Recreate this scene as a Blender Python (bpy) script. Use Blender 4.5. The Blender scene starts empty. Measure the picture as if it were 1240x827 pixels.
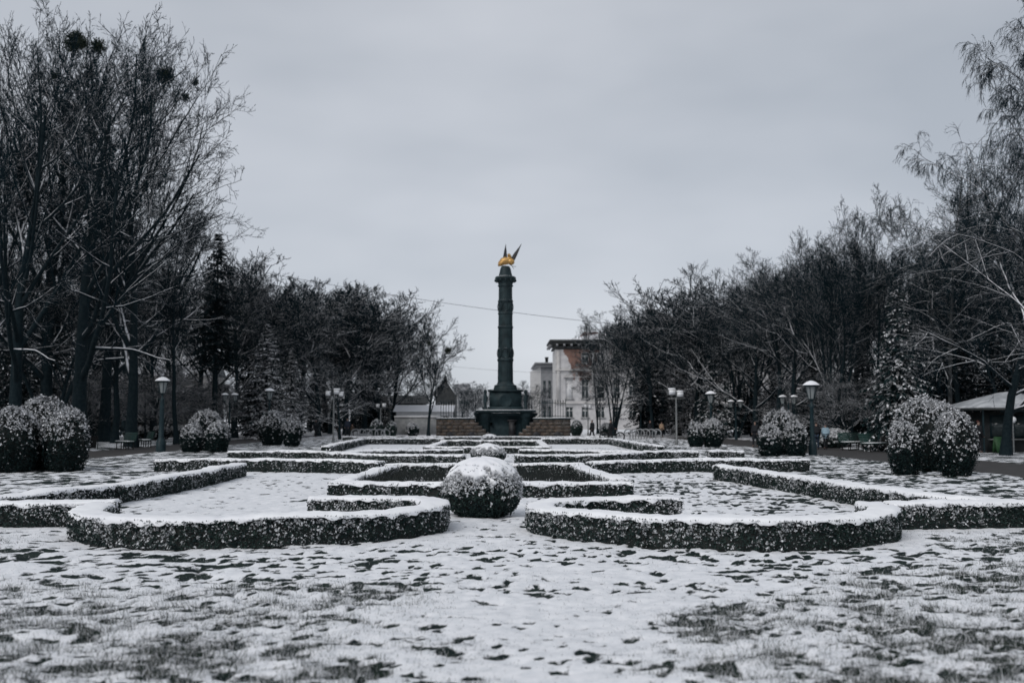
import bpy, math, random
import numpy as np
from mathutils import Vector, Matrix

random.seed(7)
RNG = np.random.default_rng(7)
SC = bpy.context.scene
COL = SC.collection
R = math.radians

# ------------------------------------------------------------------ camera
W0, H0, FPX = 1240.0, 827.0, 1206.0
EYE = 1.7
YAW, PITCH = math.atan(18 / FPX), math.atan(93.5 / FPX)
cam_d = bpy.data.cameras.new('camera')
cam_d.sensor_width = 36.0
cam_d.lens = FPX / W0 * 36.0
cam_d.clip_end = 3000.0
cam_d.dof.use_dof = True
cam_d.dof.focus_distance = 19.0
cam_d.dof.aperture_fstop = 1.25
cam = bpy.data.objects.new('camera', cam_d)
cam.location = (0, 0, EYE)
cam.rotation_euler = (math.pi / 2 + PITCH, 0, -YAW)
COL.objects.link(cam)
SC.camera = cam

# ------------------------------------------------------------------ sky + sun
SUN_EL, SUN_AZ = R(42), R(215)          # azimuth clockwise from +Y
world = bpy.data.worlds.new('World')
SC.world = world
world.use_nodes = True
wn, wl = world.node_tree.nodes, world.node_tree.links
wn.clear()
w_out = wn.new('ShaderNodeOutputWorld')
w_bg = wn.new('ShaderNodeBackground')
w_bg.inputs['Strength'].default_value = 0.1
w_sky = wn.new('ShaderNodeTexSky')
w_sky.sky_type = 'NISHITA'
w_sky.sun_disc = False
w_sky.sun_elevation = SUN_EL
w_sky.sun_rotation = SUN_AZ
w_tc = wn.new('ShaderNodeTexCoord')
w_map = wn.new('ShaderNodeMapping')
w_map.inputs['Scale'].default_value = (1.0, 1.0, 2.6)
w_map.inputs['Location'].default_value = (0.35, 0.2, 0.15)
w_no = wn.new('ShaderNodeTexNoise')
w_no.inputs['Scale'].default_value = 1.7
w_no.inputs['Detail'].default_value = 4.0
w_no.inputs['Roughness'].default_value = 0.5
w_cr = wn.new('ShaderNodeValToRGB')
w_cr.color_ramp.elements[0].position = 0.33
w_cr.color_ramp.elements[1].position = 0.66
w_cr.color_ramp.elements[0].color = (0.66, 0.715, 0.80, 1)
w_cr.color_ramp.elements[1].color = (0.95, 0.99, 1.07, 1)
w_sep = wn.new('ShaderNodeSeparateXYZ')
w_el = wn.new('ShaderNodeMapRange')        # overcast: a little lighter low down
w_el.inputs['From Min'].default_value = 0.0
w_el.inputs['From Max'].default_value = 0.62
w_el.inputs['To Min'].default_value = 5.0
w_el.inputs['To Max'].default_value = 3.8
w_mul = wn.new('ShaderNodeVectorMath'); w_mul.operation = 'SCALE'
w_mix = wn.new('ShaderNodeMix'); w_mix.data_type = 'RGBA'
w_mix.inputs['Factor'].default_value = 0.95
wl.new(w_tc.outputs['Generated'], w_map.inputs['Vector'])
wl.new(w_map.outputs['Vector'], w_no.inputs['Vector'])
wl.new(w_no.outputs['Fac'], w_cr.inputs['Fac'])
wl.new(w_tc.outputs['Generated'], w_sep.inputs['Vector'])
wl.new(w_sep.outputs['Z'], w_el.inputs['Value'])
wl.new(w_cr.outputs['Color'], w_mul.inputs[0])
wl.new(w_el.outputs['Result'], w_mul.inputs['Scale'])
wl.new(w_sky.outputs['Color'], w_mix.inputs['A'])
wl.new(w_mul.outputs['Vector'], w_mix.inputs['B'])
wl.new(w_mix.outputs['Result'], w_bg.inputs['Color'])
wl.new(w_bg.outputs['Background'], w_out.inputs['Surface'])

sun_d = bpy.data.lights.new('sun', 'SUN')
sun_d.energy = 1.1
sun_d.angle = R(35)
sun_d.color = (1.0, 0.97, 0.94)
sun = bpy.data.objects.new('sun', sun_d)
sdir = Vector((math.sin(SUN_AZ) * math.cos(SUN_EL), math.cos(SUN_AZ) * math.cos(SUN_EL), math.sin(SUN_EL)))
sun.rotation_euler = sdir.to_track_quat('Z', 'Y').to_euler()
COL.objects.link(sun)

SC.view_settings.view_transform = 'Standard'
SC.view_settings.look = 'None'
SC.view_settings.exposure = 0.56
SC.view_settings.gamma = 1.0
SC.cycles.max_bounces = 5
SC.cycles.diffuse_bounces = 2
SC.cycles.glossy_bounces = 2
SC.cycles.transmission_bounces = 3
SC.cycles.use_denoising = True

# ------------------------------------------------------------------ pixel -> place
_f = np.array([math.sin(YAW) * math.cos(PITCH), math.cos(YAW) * math.cos(PITCH), math.sin(PITCH)])
_r = np.array([math.cos(YAW), -math.sin(YAW), 0.0])
_u = np.cross(_r, _f)

def ray(px, py):
    return _f * FPX + _r * (px - W0 / 2) + _u * (H0 / 2 - py)

def on_z(px, py, z=0.0):
    d = ray(px, py)
    t = (z - EYE) / d[2]
    return np.array([0, 0, EYE]) + d * t

def on_y(px, py, y):
    d = ray(px, py)
    return np.array([0, 0, EYE]) + d * (y / d[1])

def px_x(px, y):
    return float(on_y(px, 500, y)[0])

# ------------------------------------------------------------------ helpers
def tag(o, label=None, cat=None, group=None, kind=None):
    if label: o['label'] = label
    if cat: o['category'] = cat
    if group: o['group'] = group
    if kind: o['kind'] = kind
    return o

def empty(name, loc=(0, 0, 0), rz=0.0, sc=1.0):
    o = bpy.data.objects.new(name, None)
    o.empty_display_size = 0.2
    COL.objects.link(o)
    o.location = tuple(float(v) for v in loc)
    o.rotation_euler = (0, 0, rz)
    o.scale = (sc, sc, sc)
    return o

def mesh_data(name, V, FS, smooth=False, attrs=None):
    V = np.asarray(V, dtype=np.float32).reshape(-1, 3)
    me = bpy.data.meshes.new(name)
    if not isinstance(FS, (list, tuple)):
        FS = [FS]
    FS = [np.asarray(F, dtype=np.int32) for F in FS if len(F)]
    loops = np.concatenate([F.ravel() for F in FS])
    starts, off = [], 0
    for F in FS:
        m, k = F.shape
        starts.append(off + np.arange(m, dtype=np.int32) * k)
        off += m * k
    starts = np.concatenate(starts)
    me.vertices.add(len(V)); me.vertices.foreach_set('co', V.ravel())
    me.loops.add(len(loops)); me.loops.foreach_set('vertex_index', loops)
    me.polygons.add(len(starts)); me.polygons.foreach_set('loop_start', starts)
    if smooth:
        me.polygons.foreach_set('use_smooth', np.ones(len(starts), dtype=bool))
    me.update(calc_edges=True)
    for k, a in (attrs or {}).items():
        at = me.attributes.new(k, 'FLOAT', 'POINT')
        at.data.foreach_set('value', np.asarray(a, dtype=np.float32).ravel())
    return me

def link(name, me, mat=None, parent=None, loc=None, rz=None):
    o = bpy.data.objects.new(name, me)
    COL.objects.link(o)
    if mat is not None and not me.materials:
        me.materials.append(mat)
    if parent is not None: o.parent = parent
    if loc is not None: o.location = tuple(float(v) for v in loc)
    if rz is not None: o.rotation_euler = (0, 0, rz)
    return o

class MB:
    """collects shapes for ONE mesh"""
    def __init__(s): s.V, s.Q, s.T, s.n = [], [], [], 0
    def add(s, V, F):
        V = np.asarray(V, float).reshape(-1, 3); F = np.asarray(F, int)
        if len(F): (s.Q if F.shape[1] == 4 else s.T).append(F + s.n)
        s.V.append(V); s.n += len(V)
    def box(s, c, d, rz=0.0, tilt=None):
        x, y, z = np.array(d) / 2.0
        V = np.array([[a * x, b * y, e * z] for e in (-1, 1) for b in (-1, 1) for a in (-1, 1)], float)
        if tilt is not None:
            V = V @ np.array(Matrix.Rotation(tilt[1], 3, tilt[0])).T
        if rz: V = V @ np.array(Matrix.Rotation(rz, 3, 'Z')).T
        s.add(V + np.array(c, float), [[0, 2, 3, 1], [4, 5, 7, 6], [0, 1, 5, 4], [2, 6, 7, 3], [0, 4, 6, 2], [1, 3, 7, 5]])
        return s
    def lathe(s, prof, seg=16, c=(0, 0, 0), cap=True, phase=0.0, sx=1.0, sy=1.0):
        prof = np.array(prof, float); k = len(prof)
        a = np.arange(seg) * 2 * math.pi / seg + phase
        V = np.stack([prof[:, 0, None] * np.cos(a) * sx, prof[:, 0, None] * np.sin(a) * sy, np.repeat(prof[:, 1, None], seg, 1)], -1).reshape(-1, 3)
        i, j = np.meshgrid(np.arange(k - 1), np.arange(seg), indexing='ij'); jn = (j + 1) % seg
        F = np.stack([i * seg + j, i * seg + jn, (i + 1) * seg + jn, (i + 1) * seg + j], -1).reshape(-1, 4)
        s.add(V + np.array(c, float), F)
        if cap:
            for row in (0, k - 1):
                if prof[row, 0] > 1e-4:
                    cen = np.array([[0, 0, prof[row, 1]]]) + np.array(c, float)
                    ring = V[row * seg:(row + 1) * seg] + np.array(c, float)
                    T = [[0, 1 + (q + 1) % seg, 1 + q] if row == 0 else [0, 1 + q, 1 + (q + 1) % seg] for q in range(seg)]
                    s.add(np.concatenate([cen, ring]), T)
        return s
    def tube(s, pts, rad, sides=8):
        pts = np.array(pts, float)[None]
        rad = np.array([rad] * pts.shape[1] if np.isscalar(rad) else rad, float)[None]
        V, F = tubes(pts, rad, sides)
        s.add(V, F); return s
    def build(s, name, mat, parent=None, smooth=False, loc=None, rz=None):
        FS = []
        if s.Q: FS.append(np.concatenate(s.Q))
        if s.T: FS.append(np.concatenate(s.T))
        return link(name, mesh_data(name, np.concatenate(s.V), FS, smooth), mat, parent, loc, rz)

def nrm(v):
    return v / np.maximum(np.linalg.norm(v, axis=-1, keepdims=True), 1e-9)

def tubes(P, RAD, sides):
    N, K, _ = P.shape
    T = np.gradient(P, axis=1); T = nrm(T)
    mean = nrm(P[:, -1] - P[:, 0] + 1e-6)
    ref = np.where(np.abs(mean[:, 2:3]) > 0.8, np.array([[1.0, 0.13, 0]]), np.array([[0.05, 0.02, 1.0]]))[:, None, :]
    if N == 1 and K > 2: ref = np.linalg.svd(P[0] - P[0].mean(0))[2][2][None, None, :]      # normal of the curve's plane
    U = nrm(np.cross(T, np.broadcast_to(ref, T.shape))); B = np.cross(T, U)
    a = np.arange(sides) * 2 * math.pi / sides
    V = P[:, :, None, :] + RAD[:, :, None, None] * (U[:, :, None, :] * np.cos(a)[:, None] + B[:, :, None, :] * np.sin(a)[:, None])
    n, k, j = np.meshgrid(np.arange(N), np.arange(K - 1), np.arange(sides), indexing='ij')
    jn = (j + 1) % sides; b = n * K * sides
    F = np.stack([b + k * sides + j, b + (k + 1) * sides + j, b + (k + 1) * sides + jn, b + k * sides + jn], -1).reshape(-1, 4)
    return V.reshape(-1, 3), F

class Noise2:
    def __init__(s, seed): s.g = np.random.default_rng(seed).random((256, 256))
    def __call__(s, x, y):
        x = np.asarray(x, float); y = np.asarray(y, float)
        xi, yi = np.floor(x).astype(int), np.floor(y).astype(int)
        fx, fy = x - xi, y - yi
        fx = fx * fx * (3 - 2 * fx); fy = fy * fy * (3 - 2 * fy)
        g = lambda a, b: s.g[a & 255, b & 255]
        return (g(xi, yi) * (1 - fx) + g(xi + 1, yi) * fx) * (1 - fy) + (g(xi, yi + 1) * (1 - fx) + g(xi + 1, yi + 1) * fx) * fy
    def fbm(s, x, y, o=4, gain=0.5):
        t, a, w = 0, 1.0, 0
        for k in range(o):
            t = t + a * s(x * 2 ** k + 17.3 * k, y * 2 ** k + 5.1 * k); w += a; a *= gain
        return t / w
NZ = Noise2(3)
NZ2 = Noise2(11)
def sstep(a, b, x):
    t = np.clip((x - a) / (b - a), 0, 1); return t * t * (3 - 2 * t)

# ------------------------------------------------------------------ materials
class N:
    def __init__(s, name):
        s.m = bpy.data.materials.new(name); s.m.use_nodes = True
        s.t = s.m.node_tree; s.n, s.l = s.t.nodes, s.t.links
        s.p = s.n['Principled BSDF']
    def new(s, typ, **kw):
        o = s.n.new(typ)
        for k, v in kw.items(): setattr(o, k, v)
        return o
    def noise(s, scale, detail=4, rough=0.55, coord='Object', vec=None):
        t = s.new('ShaderNodeTexNoise'); t.inputs['Scale'].default_value = scale
        t.inputs['Detail'].default_value = detail; t.inputs['Roughness'].default_value = rough
        if vec is None: vec = s.coord(coord)
        s.l.new(vec, t.inputs['Vector']); return t.outputs['Fac']
    def coord(s, c='Object'):
        if c == 'Position': return s.new('ShaderNodeNewGeometry').outputs['Position']
        return s.new('ShaderNodeTexCoord').outputs[c]
    def ramp(s, v, a, b):
        o = s.new('ShaderNodeMapRange', interpolation_type='SMOOTHSTEP')
        o.inputs['From Min'].default_value = a; o.inputs['From Max'].default_value = b
        s.l.new(v, o.inputs['Value']); return o.outputs['Result']
    def math(s, op, a, b=None):
        o = s.new('ShaderNodeMath', operation=op)
        for i, v in enumerate((a, b)):
            if v is None: continue
            if isinstance(v, (int, float)): o.inputs[i].default_value = v
            else: s.l.new(v, o.inputs[i])
        return o.outputs[0]
    def mix(s, f, a, b):
        o = s.new('ShaderNodeMix', data_type='RGBA')
        for k, v in (('Factor', f), ('A', a), ('B', b)):
            if isinstance(v, (int, float)): o.inputs[k].default_value = v
            elif isinstance(v, tuple): o.inputs[k].default_value = (*v, 1.0)
            else: s.l.new(v, o.inputs[k])
        return o.outputs['Result']
    def attr(s, name):
        o = s.new('ShaderNodeAttribute'); o.attribute_name = name; return o.outputs['Fac']
    def upness(s):
        g = s.new('ShaderNodeNewGeometry'); q = s.new('ShaderNodeSeparateXYZ')
        s.l.new(g.outputs['Normal'], q.inputs[0]); return q.outputs['Z']
    def base(s, c):
        if isinstance(c, tuple): s.p.inputs['Base Color'].default_value = (*c, 1)
        else: s.l.new(c, s.p.inputs['Base Color'])
        return s
    def rough(s, r, spec=0.3, metal=0.0):
        s.p.inputs['Roughness'].default_value = r; s.p.inputs['Specular IOR Level'].default_value = spec
        s.p.inputs['Metallic'].default_value = metal; return s
    def bump(s, h, strength=0.4, dist=0.02):
        b = s.new('ShaderNodeBump'); b.inputs['Strength'].default_value = strength; b.inputs['Distance'].default_value = dist
        s.l.new(h, b.inputs['Height']); s.l.new(b.outputs['Normal'], s.p.inputs['Normal']); return s

SNOW_A, SNOW_B = (0.78, 0.79, 0.82), (0.86, 0.87, 0.885)
M = {}
def simple(key, c1, c2=None, scale=8.0, rough=0.7, spec=0.3, metal=0.0, bump=0.0):
    n = N(key)
    if c2 is None: c2 = tuple(v * 0.75 for v in c1)
    f = n.noise(scale, 5)
    n.base(n.mix(n.ramp(f, 0.3, 0.7), c1, c2)).rough(rough, spec, metal)
    if bump: n.bump(f, bump)
    M[key] = n.m
    return n.m
def snowy(key, c1, c2, lo, hi, scale=8.0, rough=0.7, amt=0.5, nscale=3.0, bump=0.3, spec=0.25, metal=0.0):
    """a material whose upward faces have caught snow"""
    n = N(key)
    f = n.noise(scale, 5)
    body = n.mix(n.ramp(f, 0.3, 0.7), c1, c2)
    g = n.noise(nscale, 4)
    up = n.math('ADD', n.upness(), n.math('MULTIPLY', n.math('SUBTRACT', g, 0.5), amt * 2))
    n.base(n.mix(n.ramp(up, lo, hi), body, SNOW_A)).rough(rough, spec, metal)
    if bump: n.bump(f, bump, 0.03)
    M[key] = n.m
    return n.m
def leafy(key, c1, c2, up_lo=0.75, up_hi=1.0, rough=0.6):
    """leaves; the snow attribute says which of them carry snow"""
    n = N(key)
    f = n.noise(9.0, 3)
    body = n.mix(n.ramp(f, 0.35, 0.65), c1, c2)
    body = n.mix(n.ramp(n.upness(), up_lo, up_hi), body, SNOW_A)
    n.base(n.mix(n.attr('snow'), body, SNOW_A)).rough(rough, 0.12)
    M[key] = n.m
    return n.m

n = N('snow'); f1 = n.noise(14, 6); f2 = n.noise(1.3, 3)
n.base(n.mix(n.ramp(f2, 0.3, 0.7), SNOW_A, SNOW_B)).rough(0.65, 0.2).bump(f1, 0.35, 0.02); M['snow'] = n.m

# ground: snow lying on winter grass and soil, thin where the 'cover' attribute is low
n = N('snowy_lawn')
cv = n.attr('cover')
pos = n.coord('Position')
fa = n.noise(26, 6, 0.68, vec=pos); fb = n.noise(7, 4, vec=pos); fc = n.noise(60, 3, vec=pos)
d = n.math('ADD', cv, n.math('MULTIPLY', n.math('SUBTRACT', fa, 0.5), 1.0))
d = n.math('ADD', d, n.math('MULTIPLY', n.math('SUBTRACT', fb, 0.5), 0.35))
mask = n.ramp(d, 0.34, 0.60)
soil = n.mix(n.ramp(fb, 0.4, 0.6), (0.004, 0.011, 0.013), (0.012, 0.023, 0.020))
soil = n.mix(n.ramp(fc, 0.5, 0.75), soil, (0.032, 0.042, 0.032))
n.base(n.mix(mask, soil, n.mix(n.ramp(fb, 0.35, 0.65), (0.68, 0.70, 0.73), (0.79, 0.80, 0.825)))).rough(0.75, 0.15)
h = n.math('ADD', n.math('MULTIPLY', mask, 0.8), n.math('MULTIPLY', fa, 0.5))
n.bump(h, 0.6, 0.03); M['lawn'] = n.m

n = N('asphalt'); f1 = n.noise(3, 5, vec=n.coord('Position')); f2 = n.noise(90, 3, vec=n.coord('Position'))
n.base(n.mix(n.ramp(f1, 0.35, 0.7), (0.035, 0.034, 0.034), (0.055, 0.052, 0.051))).rough(0.7, 0.35).bump(f2, 0.4, 0.01); M['asphalt'] = n.m

snowy('bark', (0.006, 0.013, 0.017), (0.014, 0.023, 0.027), 0.36, 0.76, scale=7, amt=0.40, nscale=1.6, rough=0.9, spec=0.1)
snowy('twig', (0.002, 0.010, 0.015), (0.006, 0.015, 0.020), 0.66, 1.05, scale=3, amt=0.55, nscale=0.5, bump=0, rough=0.95, spec=0.08)
snowy('branch', (0.003, 0.011, 0.015), (0.009, 0.018, 0.023), 0.22, 0.62, scale=5, amt=0.55, nscale=0.7, bump=0, rough=0.95, spec=0.08)
snowy('birch_bark', (0.05, 0.055, 0.058), (0.010, 0.013, 0.014), 0.55, 0.9, scale=4, amt=0.3)
snowy('needles', (0.004, 0.013, 0.015), (0.010, 0.025, 0.026), 0.60, 0.95, scale=4, amt=0.55, nscale=1.6, bump=0, spec=0.1)
snowy('dark_needles', (0.003, 0.009, 0.012), (0.007, 0.016, 0.018), 0.90, 1.2, scale=4, amt=0.45, nscale=1.6, bump=0, spec=0.1)
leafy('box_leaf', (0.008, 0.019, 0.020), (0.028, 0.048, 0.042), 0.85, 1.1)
leafy('bush_leaf', (0.003, 0.010, 0.012), (0.008, 0.019, 0.018), 0.9, 1.1)
leafy('grass_blade', (0.010, 0.022, 0.018), (0.034, 0.046, 0.032), 2, 3)
leafy('mistletoe_leaf', (0.014, 0.022, 0.018), (0.03, 0.04, 0.028), 2, 3)
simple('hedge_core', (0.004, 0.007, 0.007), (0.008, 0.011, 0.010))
simple('stem', (0.010, 0.015, 0.015), (0.026, 0.030, 0.028))
snowy('iron', (0.003, 0.011, 0.014), (0.018, 0.036, 0.041), 0.78, 1.0, scale=1.5, rough=0.6, amt=0.2, spec=0.3)
snowy('granite', (0.006, 0.017, 0.021), (0.013, 0.028, 0.033), 0.92, 1.0, scale=3.5, rough=0.7, amt=0.05)
snowy('lamp_iron', (0.005, 0.018, 0.024), (0.011, 0.028, 0.034), 0.8, 1.0, scale=5, rough=0.5, amt=0.1, bump=0)
simple('gilding', (0.62, 0.38, 0.13), (0.40, 0.22, 0.07), 4, 0.42, 0.5, 0.45, 0.3)
simple('dark_bronze', (0.012, 0.013, 0.016), (0.03, 0.03, 0.032), 4, 0.5)
snowy('bench_green', (0.012, 0.040, 0.036), (0.020, 0.054, 0.047), 0.9, 1.1, scale=6, rough=0.6, amt=0.35, nscale=5, bump=0)
simple('rubber', (0.012, 0.012, 0.013), (0.02, 0.02, 0.02), 5, 0.8)
simple('steel', (0.20, 0.21, 0.22), (0.30, 0.31, 0.32), 6, 0.45, 0.4, 0.4)
simple('grey_metal', (0.12, 0.13, 0.135), (0.18, 0.19, 0.19), 6, 0.5)
simple('concrete', (0.24, 0.25, 0.25), (0.36, 0.36, 0.36), 3, 0.85)
simple('white_paint', (0.62, 0.62, 0.63), (0.75, 0.75, 0.75), 3, 0.6)
simple('pale_plaster', (0.42, 0.41, 0.40), (0.55, 0.54, 0.53), 1.2, 0.85)
simple('dark_wall', (0.035, 0.040, 0.042), (0.06, 0.062, 0.062), 1.5, 0.85)
simple('grey_wall', (0.20, 0.21, 0.22), (0.26, 0.26, 0.27), 1.5, 0.85)
snowy('tin_roof', (0.05, 0.06, 0.065), (0.08, 0.09, 0.095), 0.45, 0.85, scale=2, amt=0.35, nscale=0.8)
snowy('rust_roof', (0.11, 0.045, 0.032), (0.07, 0.03, 0.024), 0.88, 1.15, scale=2, amt=0.3, nscale=0.8)
simple('shaded_snow', (0.30, 0.32, 0.34), (0.52, 0.54, 0.56), 1.6, 0.8, 0.15, 0.0, 0.3)  # patchy snow, its colour darkened for shade from trees above the kiosk
simple('kiosk_dark', (0.018, 0.022, 0.024), (0.03, 0.035, 0.036), 3, 0.6)
simple('lime', (0.03, 0.085, 0.035), None, 4, 0.6)
simple('wire', (0.03, 0.032, 0.035), None, 4, 0.6)
simple('skin', (0.30, 0.20, 0.165), (0.25, 0.165, 0.135), 20, 0.6)
for k, c in dict(coat_black=(0.016, 0.018, 0.022), coat_navy=(0.02, 0.028, 0.045), coat_brown=(0.05, 0.036, 0.028), coat_beige=(0.48, 0.34, 0.24),
                 coat_blue=(0.30, 0.42, 0.50), trousers_dark=(0.016, 0.018, 0.022), trousers_jean=(0.03, 0.05, 0.08), shoe=(0.012, 0.012, 0.012),
                 hair=(0.03, 0.02, 0.015), hat_grey=(0.12, 0.12, 0.13), hat_red=(0.11, 0.045, 0.04)).items():
    simple(k, c, None, 14, 0.8, 0.2)
# glass
def glass(key, c, rough=0.08):
    n = N(key); f = n.noise(0.6, 2)
    n.base(n.mix(f, c, tuple(v * 0.6 for v in c))).rough(rough, 0.5); M[key] = n.m
glass('window_glass', (0.045, 0.062, 0.066))
n = N('lantern_glass'); n.base((0.50, 0.54, 0.55)).rough(0.25, 0.5)
n.p.inputs['Transmission Weight'].default_value = 0.55; n.p.inputs['IOR'].default_value = 1.1; M['lantern_glass'] = n.m
n = N('white_lens'); n.base((0.75, 0.76, 0.78)).rough(0.3, 0.5); M['white_lens'] = n.m
# stone courses for the terrace wall
def brickmat(key, ca, cb, mort, bw, bh, msz=0.012, rough=0.85):
    n = N(key); t = n.new('ShaderNodeTexBrick')
    mp = n.new('ShaderNodeMapping'); mp.inputs['Rotation'].default_value = (R(90), 0, 0)
    n.l.new(n.coord('Object'), mp.inputs['Vector']); n.l.new(mp.outputs['Vector'], t.inputs['Vector'])
    t.inputs['Scale'].default_value = 1.0; t.inputs['Brick Width'].default_value = bw; t.inputs['Row Height'].default_value = bh
    t.inputs['Mortar Size'].default_value = msz; t.inputs['Color1'].default_value = (*ca, 1); t.inputs['Color2'].default_value = (*cb, 1); t.inputs['Mortar'].default_value = (*mort, 1)
    f = n.noise(2.5, 5)
    c = n.mix(n.ramp(f, 0.35, 0.75), t.outputs['Color'], tuple(0.5 * (a + b) * 0.6 for a, b in zip(ca, cb)))
    up = n.ramp(n.upness(), 0.6, 0.9)
    n.base(n.mix(up, c, SNOW_A)).rough(rough, 0.2).bump(t.outputs['Fac'], -0.5, 0.02); M[key] = n.m
n = N('terrace_stone'); oi = n.new('ShaderNodeObjectInfo'); f = n.noise(5, 5); f2 = n.noise(1.1, 4)
c = n.mix(oi.outputs['Random'], (0.055, 0.048, 0.042), (0.125, 0.092, 0.070))
c = n.mix(n.ramp(f, 0.35, 0.75), c, (0.045, 0.045, 0.044)); c = n.mix(n.ramp(f2, 0.5, 0.75), c, (0.09, 0.088, 0.082))
n.base(n.mix(n.ramp(n.upness(), 0.6, 0.9), c, SNOW_A)).rough(0.9, 0.15).bump(f, 0.5, 0.02); M['terrace_stone'] = n.m
# facade plaster with the red brick laid bare where plaster has fallen
n = N('worn_facade'); t = n.new('ShaderNodeTexBrick')
mp = n.new('ShaderNodeMapping'); mp.inputs['Rotation'].default_value = (R(90), 0, 0)
n.l.new(n.coord('Object'), mp.inputs['Vector']); n.l.new(mp.outputs['Vector'], t.inputs['Vector'])
t.inputs['Brick Width'].default_value = 0.25; t.inputs['Row Height'].default_value = 0.08; t.inputs['Scale'].default_value = 1
t.inputs['Color1'].default_value = (0.22, 0.075, 0.045, 1); t.inputs['Color2'].default_value = (0.13, 0.05, 0.035, 1); t.inputs['Mortar'].default_value = (0.2, 0.16, 0.14, 1)
q = n.new('ShaderNodeSeparateXYZ'); n.l.new(n.coord('Object'), q.inputs[0])
dx = n.math('MULTIPLY', n.math('ABSOLUTE', n.math('SUBTRACT', q.outputs['X'], 4.6)), 0.30)
dz = n.math('MULTIPLY', n.math('SUBTRACT', 13.0, q.outputs['Z']), 0.17)
fz = n.noise(0.45, 5)
m_ = n.math('SUBTRACT', n.math('ADD', 1.0, n.math('MULTIPLY', n.math('SUBTRACT', fz, 0.5), 3.2)), n.math('ADD', dx, dz))
msk = n.ramp(m_, -0.12, 0.02)
f3 = n.noise(1.2, 5)
pl = n.mix(n.ramp(f3, 0.3, 0.7), (0.40, 0.395, 0.40), (0.52, 0.51, 0.51))
n.base(n.mix(msk, pl, t.outputs['Color'])).rough(0.9, 0.15); M['worn_facade'] = n.m

# ------------------------------------------------------------------ ground
def axis(breaks):
    out = [breaks[0][0]]
    for (a, b, st) in breaks:
        k = max(1, int(round((b - a) / st)))
        out += list(np.linspace(a, b, k + 1)[1:])
    return np.array(out)
PATH_L, PATH_R = (-22.2, -17.9), (15.7, 20.6)
gx = axis([(-900, -100, 100), (-100, -40, 10), (-40, -22, 0.6), (-22, -8, 0.14), (-8, -4, 0.075), (-4, 4, 0.05), (4, 8, 0.075), (8, 20, 0.14), (20, 40, 0.6), (40, 100, 10), (100, 900, 100)])
ys = [5.2]
while ys[-1] < 110: ys.append(ys[-1] * 1.0062 + (0.01 if ys[-1] > 30 else 0))
gy = np.concatenate([[-900, -300, -80, -20, 0, 3], ys, [130, 170, 250, 400, 700, 1400]])
GXX, GYY = np.meshgrid(gx, gy, indexing='ij')

def tuft_zone(x, y):
    """rough unmown grass either side of the trodden snow in the foreground"""
    nn = NZ.fbm(x * 0.5, y * 0.5, 3) - 0.5
    left = sstep(-0.5, 0.9, (-0.55 - x) + (10.6 - y) * 0.18 + nn * 2.2) * sstep(11.0, 10.0, y + nn)
    right = sstep(-0.4, 0.9, (x - 1.3) - (y - 8.4) * 0.95 * (y > 8.4) + nn * 2.2 + 0.3) * sstep(12.2, 11.2, y + nn)
    edge = 0.8 * sstep(5.6, 7.2, np.abs(x + 0.2) + nn * 1.5) * sstep(16.5, 13.5, y)
    return np.clip(np.maximum(np.maximum(left, right), edge), 0, 1)

def cover(x, y):
    c = 0.80 + (NZ.fbm(x * 0.9, y * 1.2, 3) - 0.5) * 0.45
    clod = NZ2.fbm(x * 4.6 + 9, y * 5.6, 3)                         # clods and footprints, hand to foot sized
    fine = NZ2.fbm(x * 10.0 + 3, y * 13.0, 2)
    mixd = 0.5 * clod + 0.5 * fine
    band = sstep(9.6, 10.8, y) * sstep(13.9, 12.9, y)               # scuffed strip before the hedge
    big = NZ.fbm(x * 0.55 + 2, y * 0.8 + 4, 2)
    c = c - band * 1.5 * sstep(0.50, 0.66, mixd) * sstep(0.30, 0.62, big)
    c = c - 1.1 * sstep(0.59, 0.70, mixd) * (y < 60) * (0.45 + 0.8 * sstep(0.42, 0.6, NZ2.fbm(x * 0.7 + 8, y * 0.7, 2)))
    tz = tuft_zone(x, y)
    c = c - tz * (0.12 + 0.85 * sstep(0.53, 0.70, 0.45 * NZ.fbm(x * 3.3 + 5, y * 4.4, 3) + 0.55 * fine))
    outer = sstep(8.5, 10.5, np.abs(x + 0.3)) * (y > 14) * (y < 100)   # lawn by the paths: thinner snow
    c = c - outer * (0.10 + 0.95 * sstep(0.47, 0.66, 0.55 * NZ2.fbm(x * 3.2, y * 3.8, 3) + 0.45 * fine))
    bedr = (np.abs(x - 3.6) < 4.2) * sstep(17, 19, y) * sstep(31, 28, y) * sstep(0.5, 4.0, x)
    c = c - bedr * 0.95 * sstep(0.50, 0.66, 0.6 * NZ2.fbm(x * 3.0 + 2, y * 3.4, 3) + 0.4 * fine)
    return c

def height(x, y):
    near = sstep(60, 20, y)
    z = 0.05 * (NZ.fbm(x * 0.6, y * 0.6, 3) - 0.5) + near * (0.05 * (NZ2.fbm(x * 3.1, y * 3.4, 3) - 0.5) + 0.045 * (NZ.fbm(x * 7.3, y * 7.7 + 3, 3) - 0.5))
    z = z + near * 0.028 * sstep(0.35, 0.6, cover(x, y)) + tuft_zone(x, y) * 0.05 * (NZ.fbm(x * 4.2, y * 4.2, 3) - 0.35)
    for a, b in (PATH_L, PATH_R):
        inside = sstep(a - 0.25, a + 0.25, x) * sstep(b + 0.25, b - 0.25, x)
        z = z * (1 - inside) - 0.10 * inside
    pl = sstep(83.5, 84.5, y) * sstep(40, 36, np.abs(x))
    z = z * (1 - pl) - 0.06 * pl
    return z - 0.03
Z = height(GXX, GYY)
Z = np.where((np.abs(GXX) > 45) | (GYY > 111) | (GYY < 4), -0.05, Z)
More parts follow.
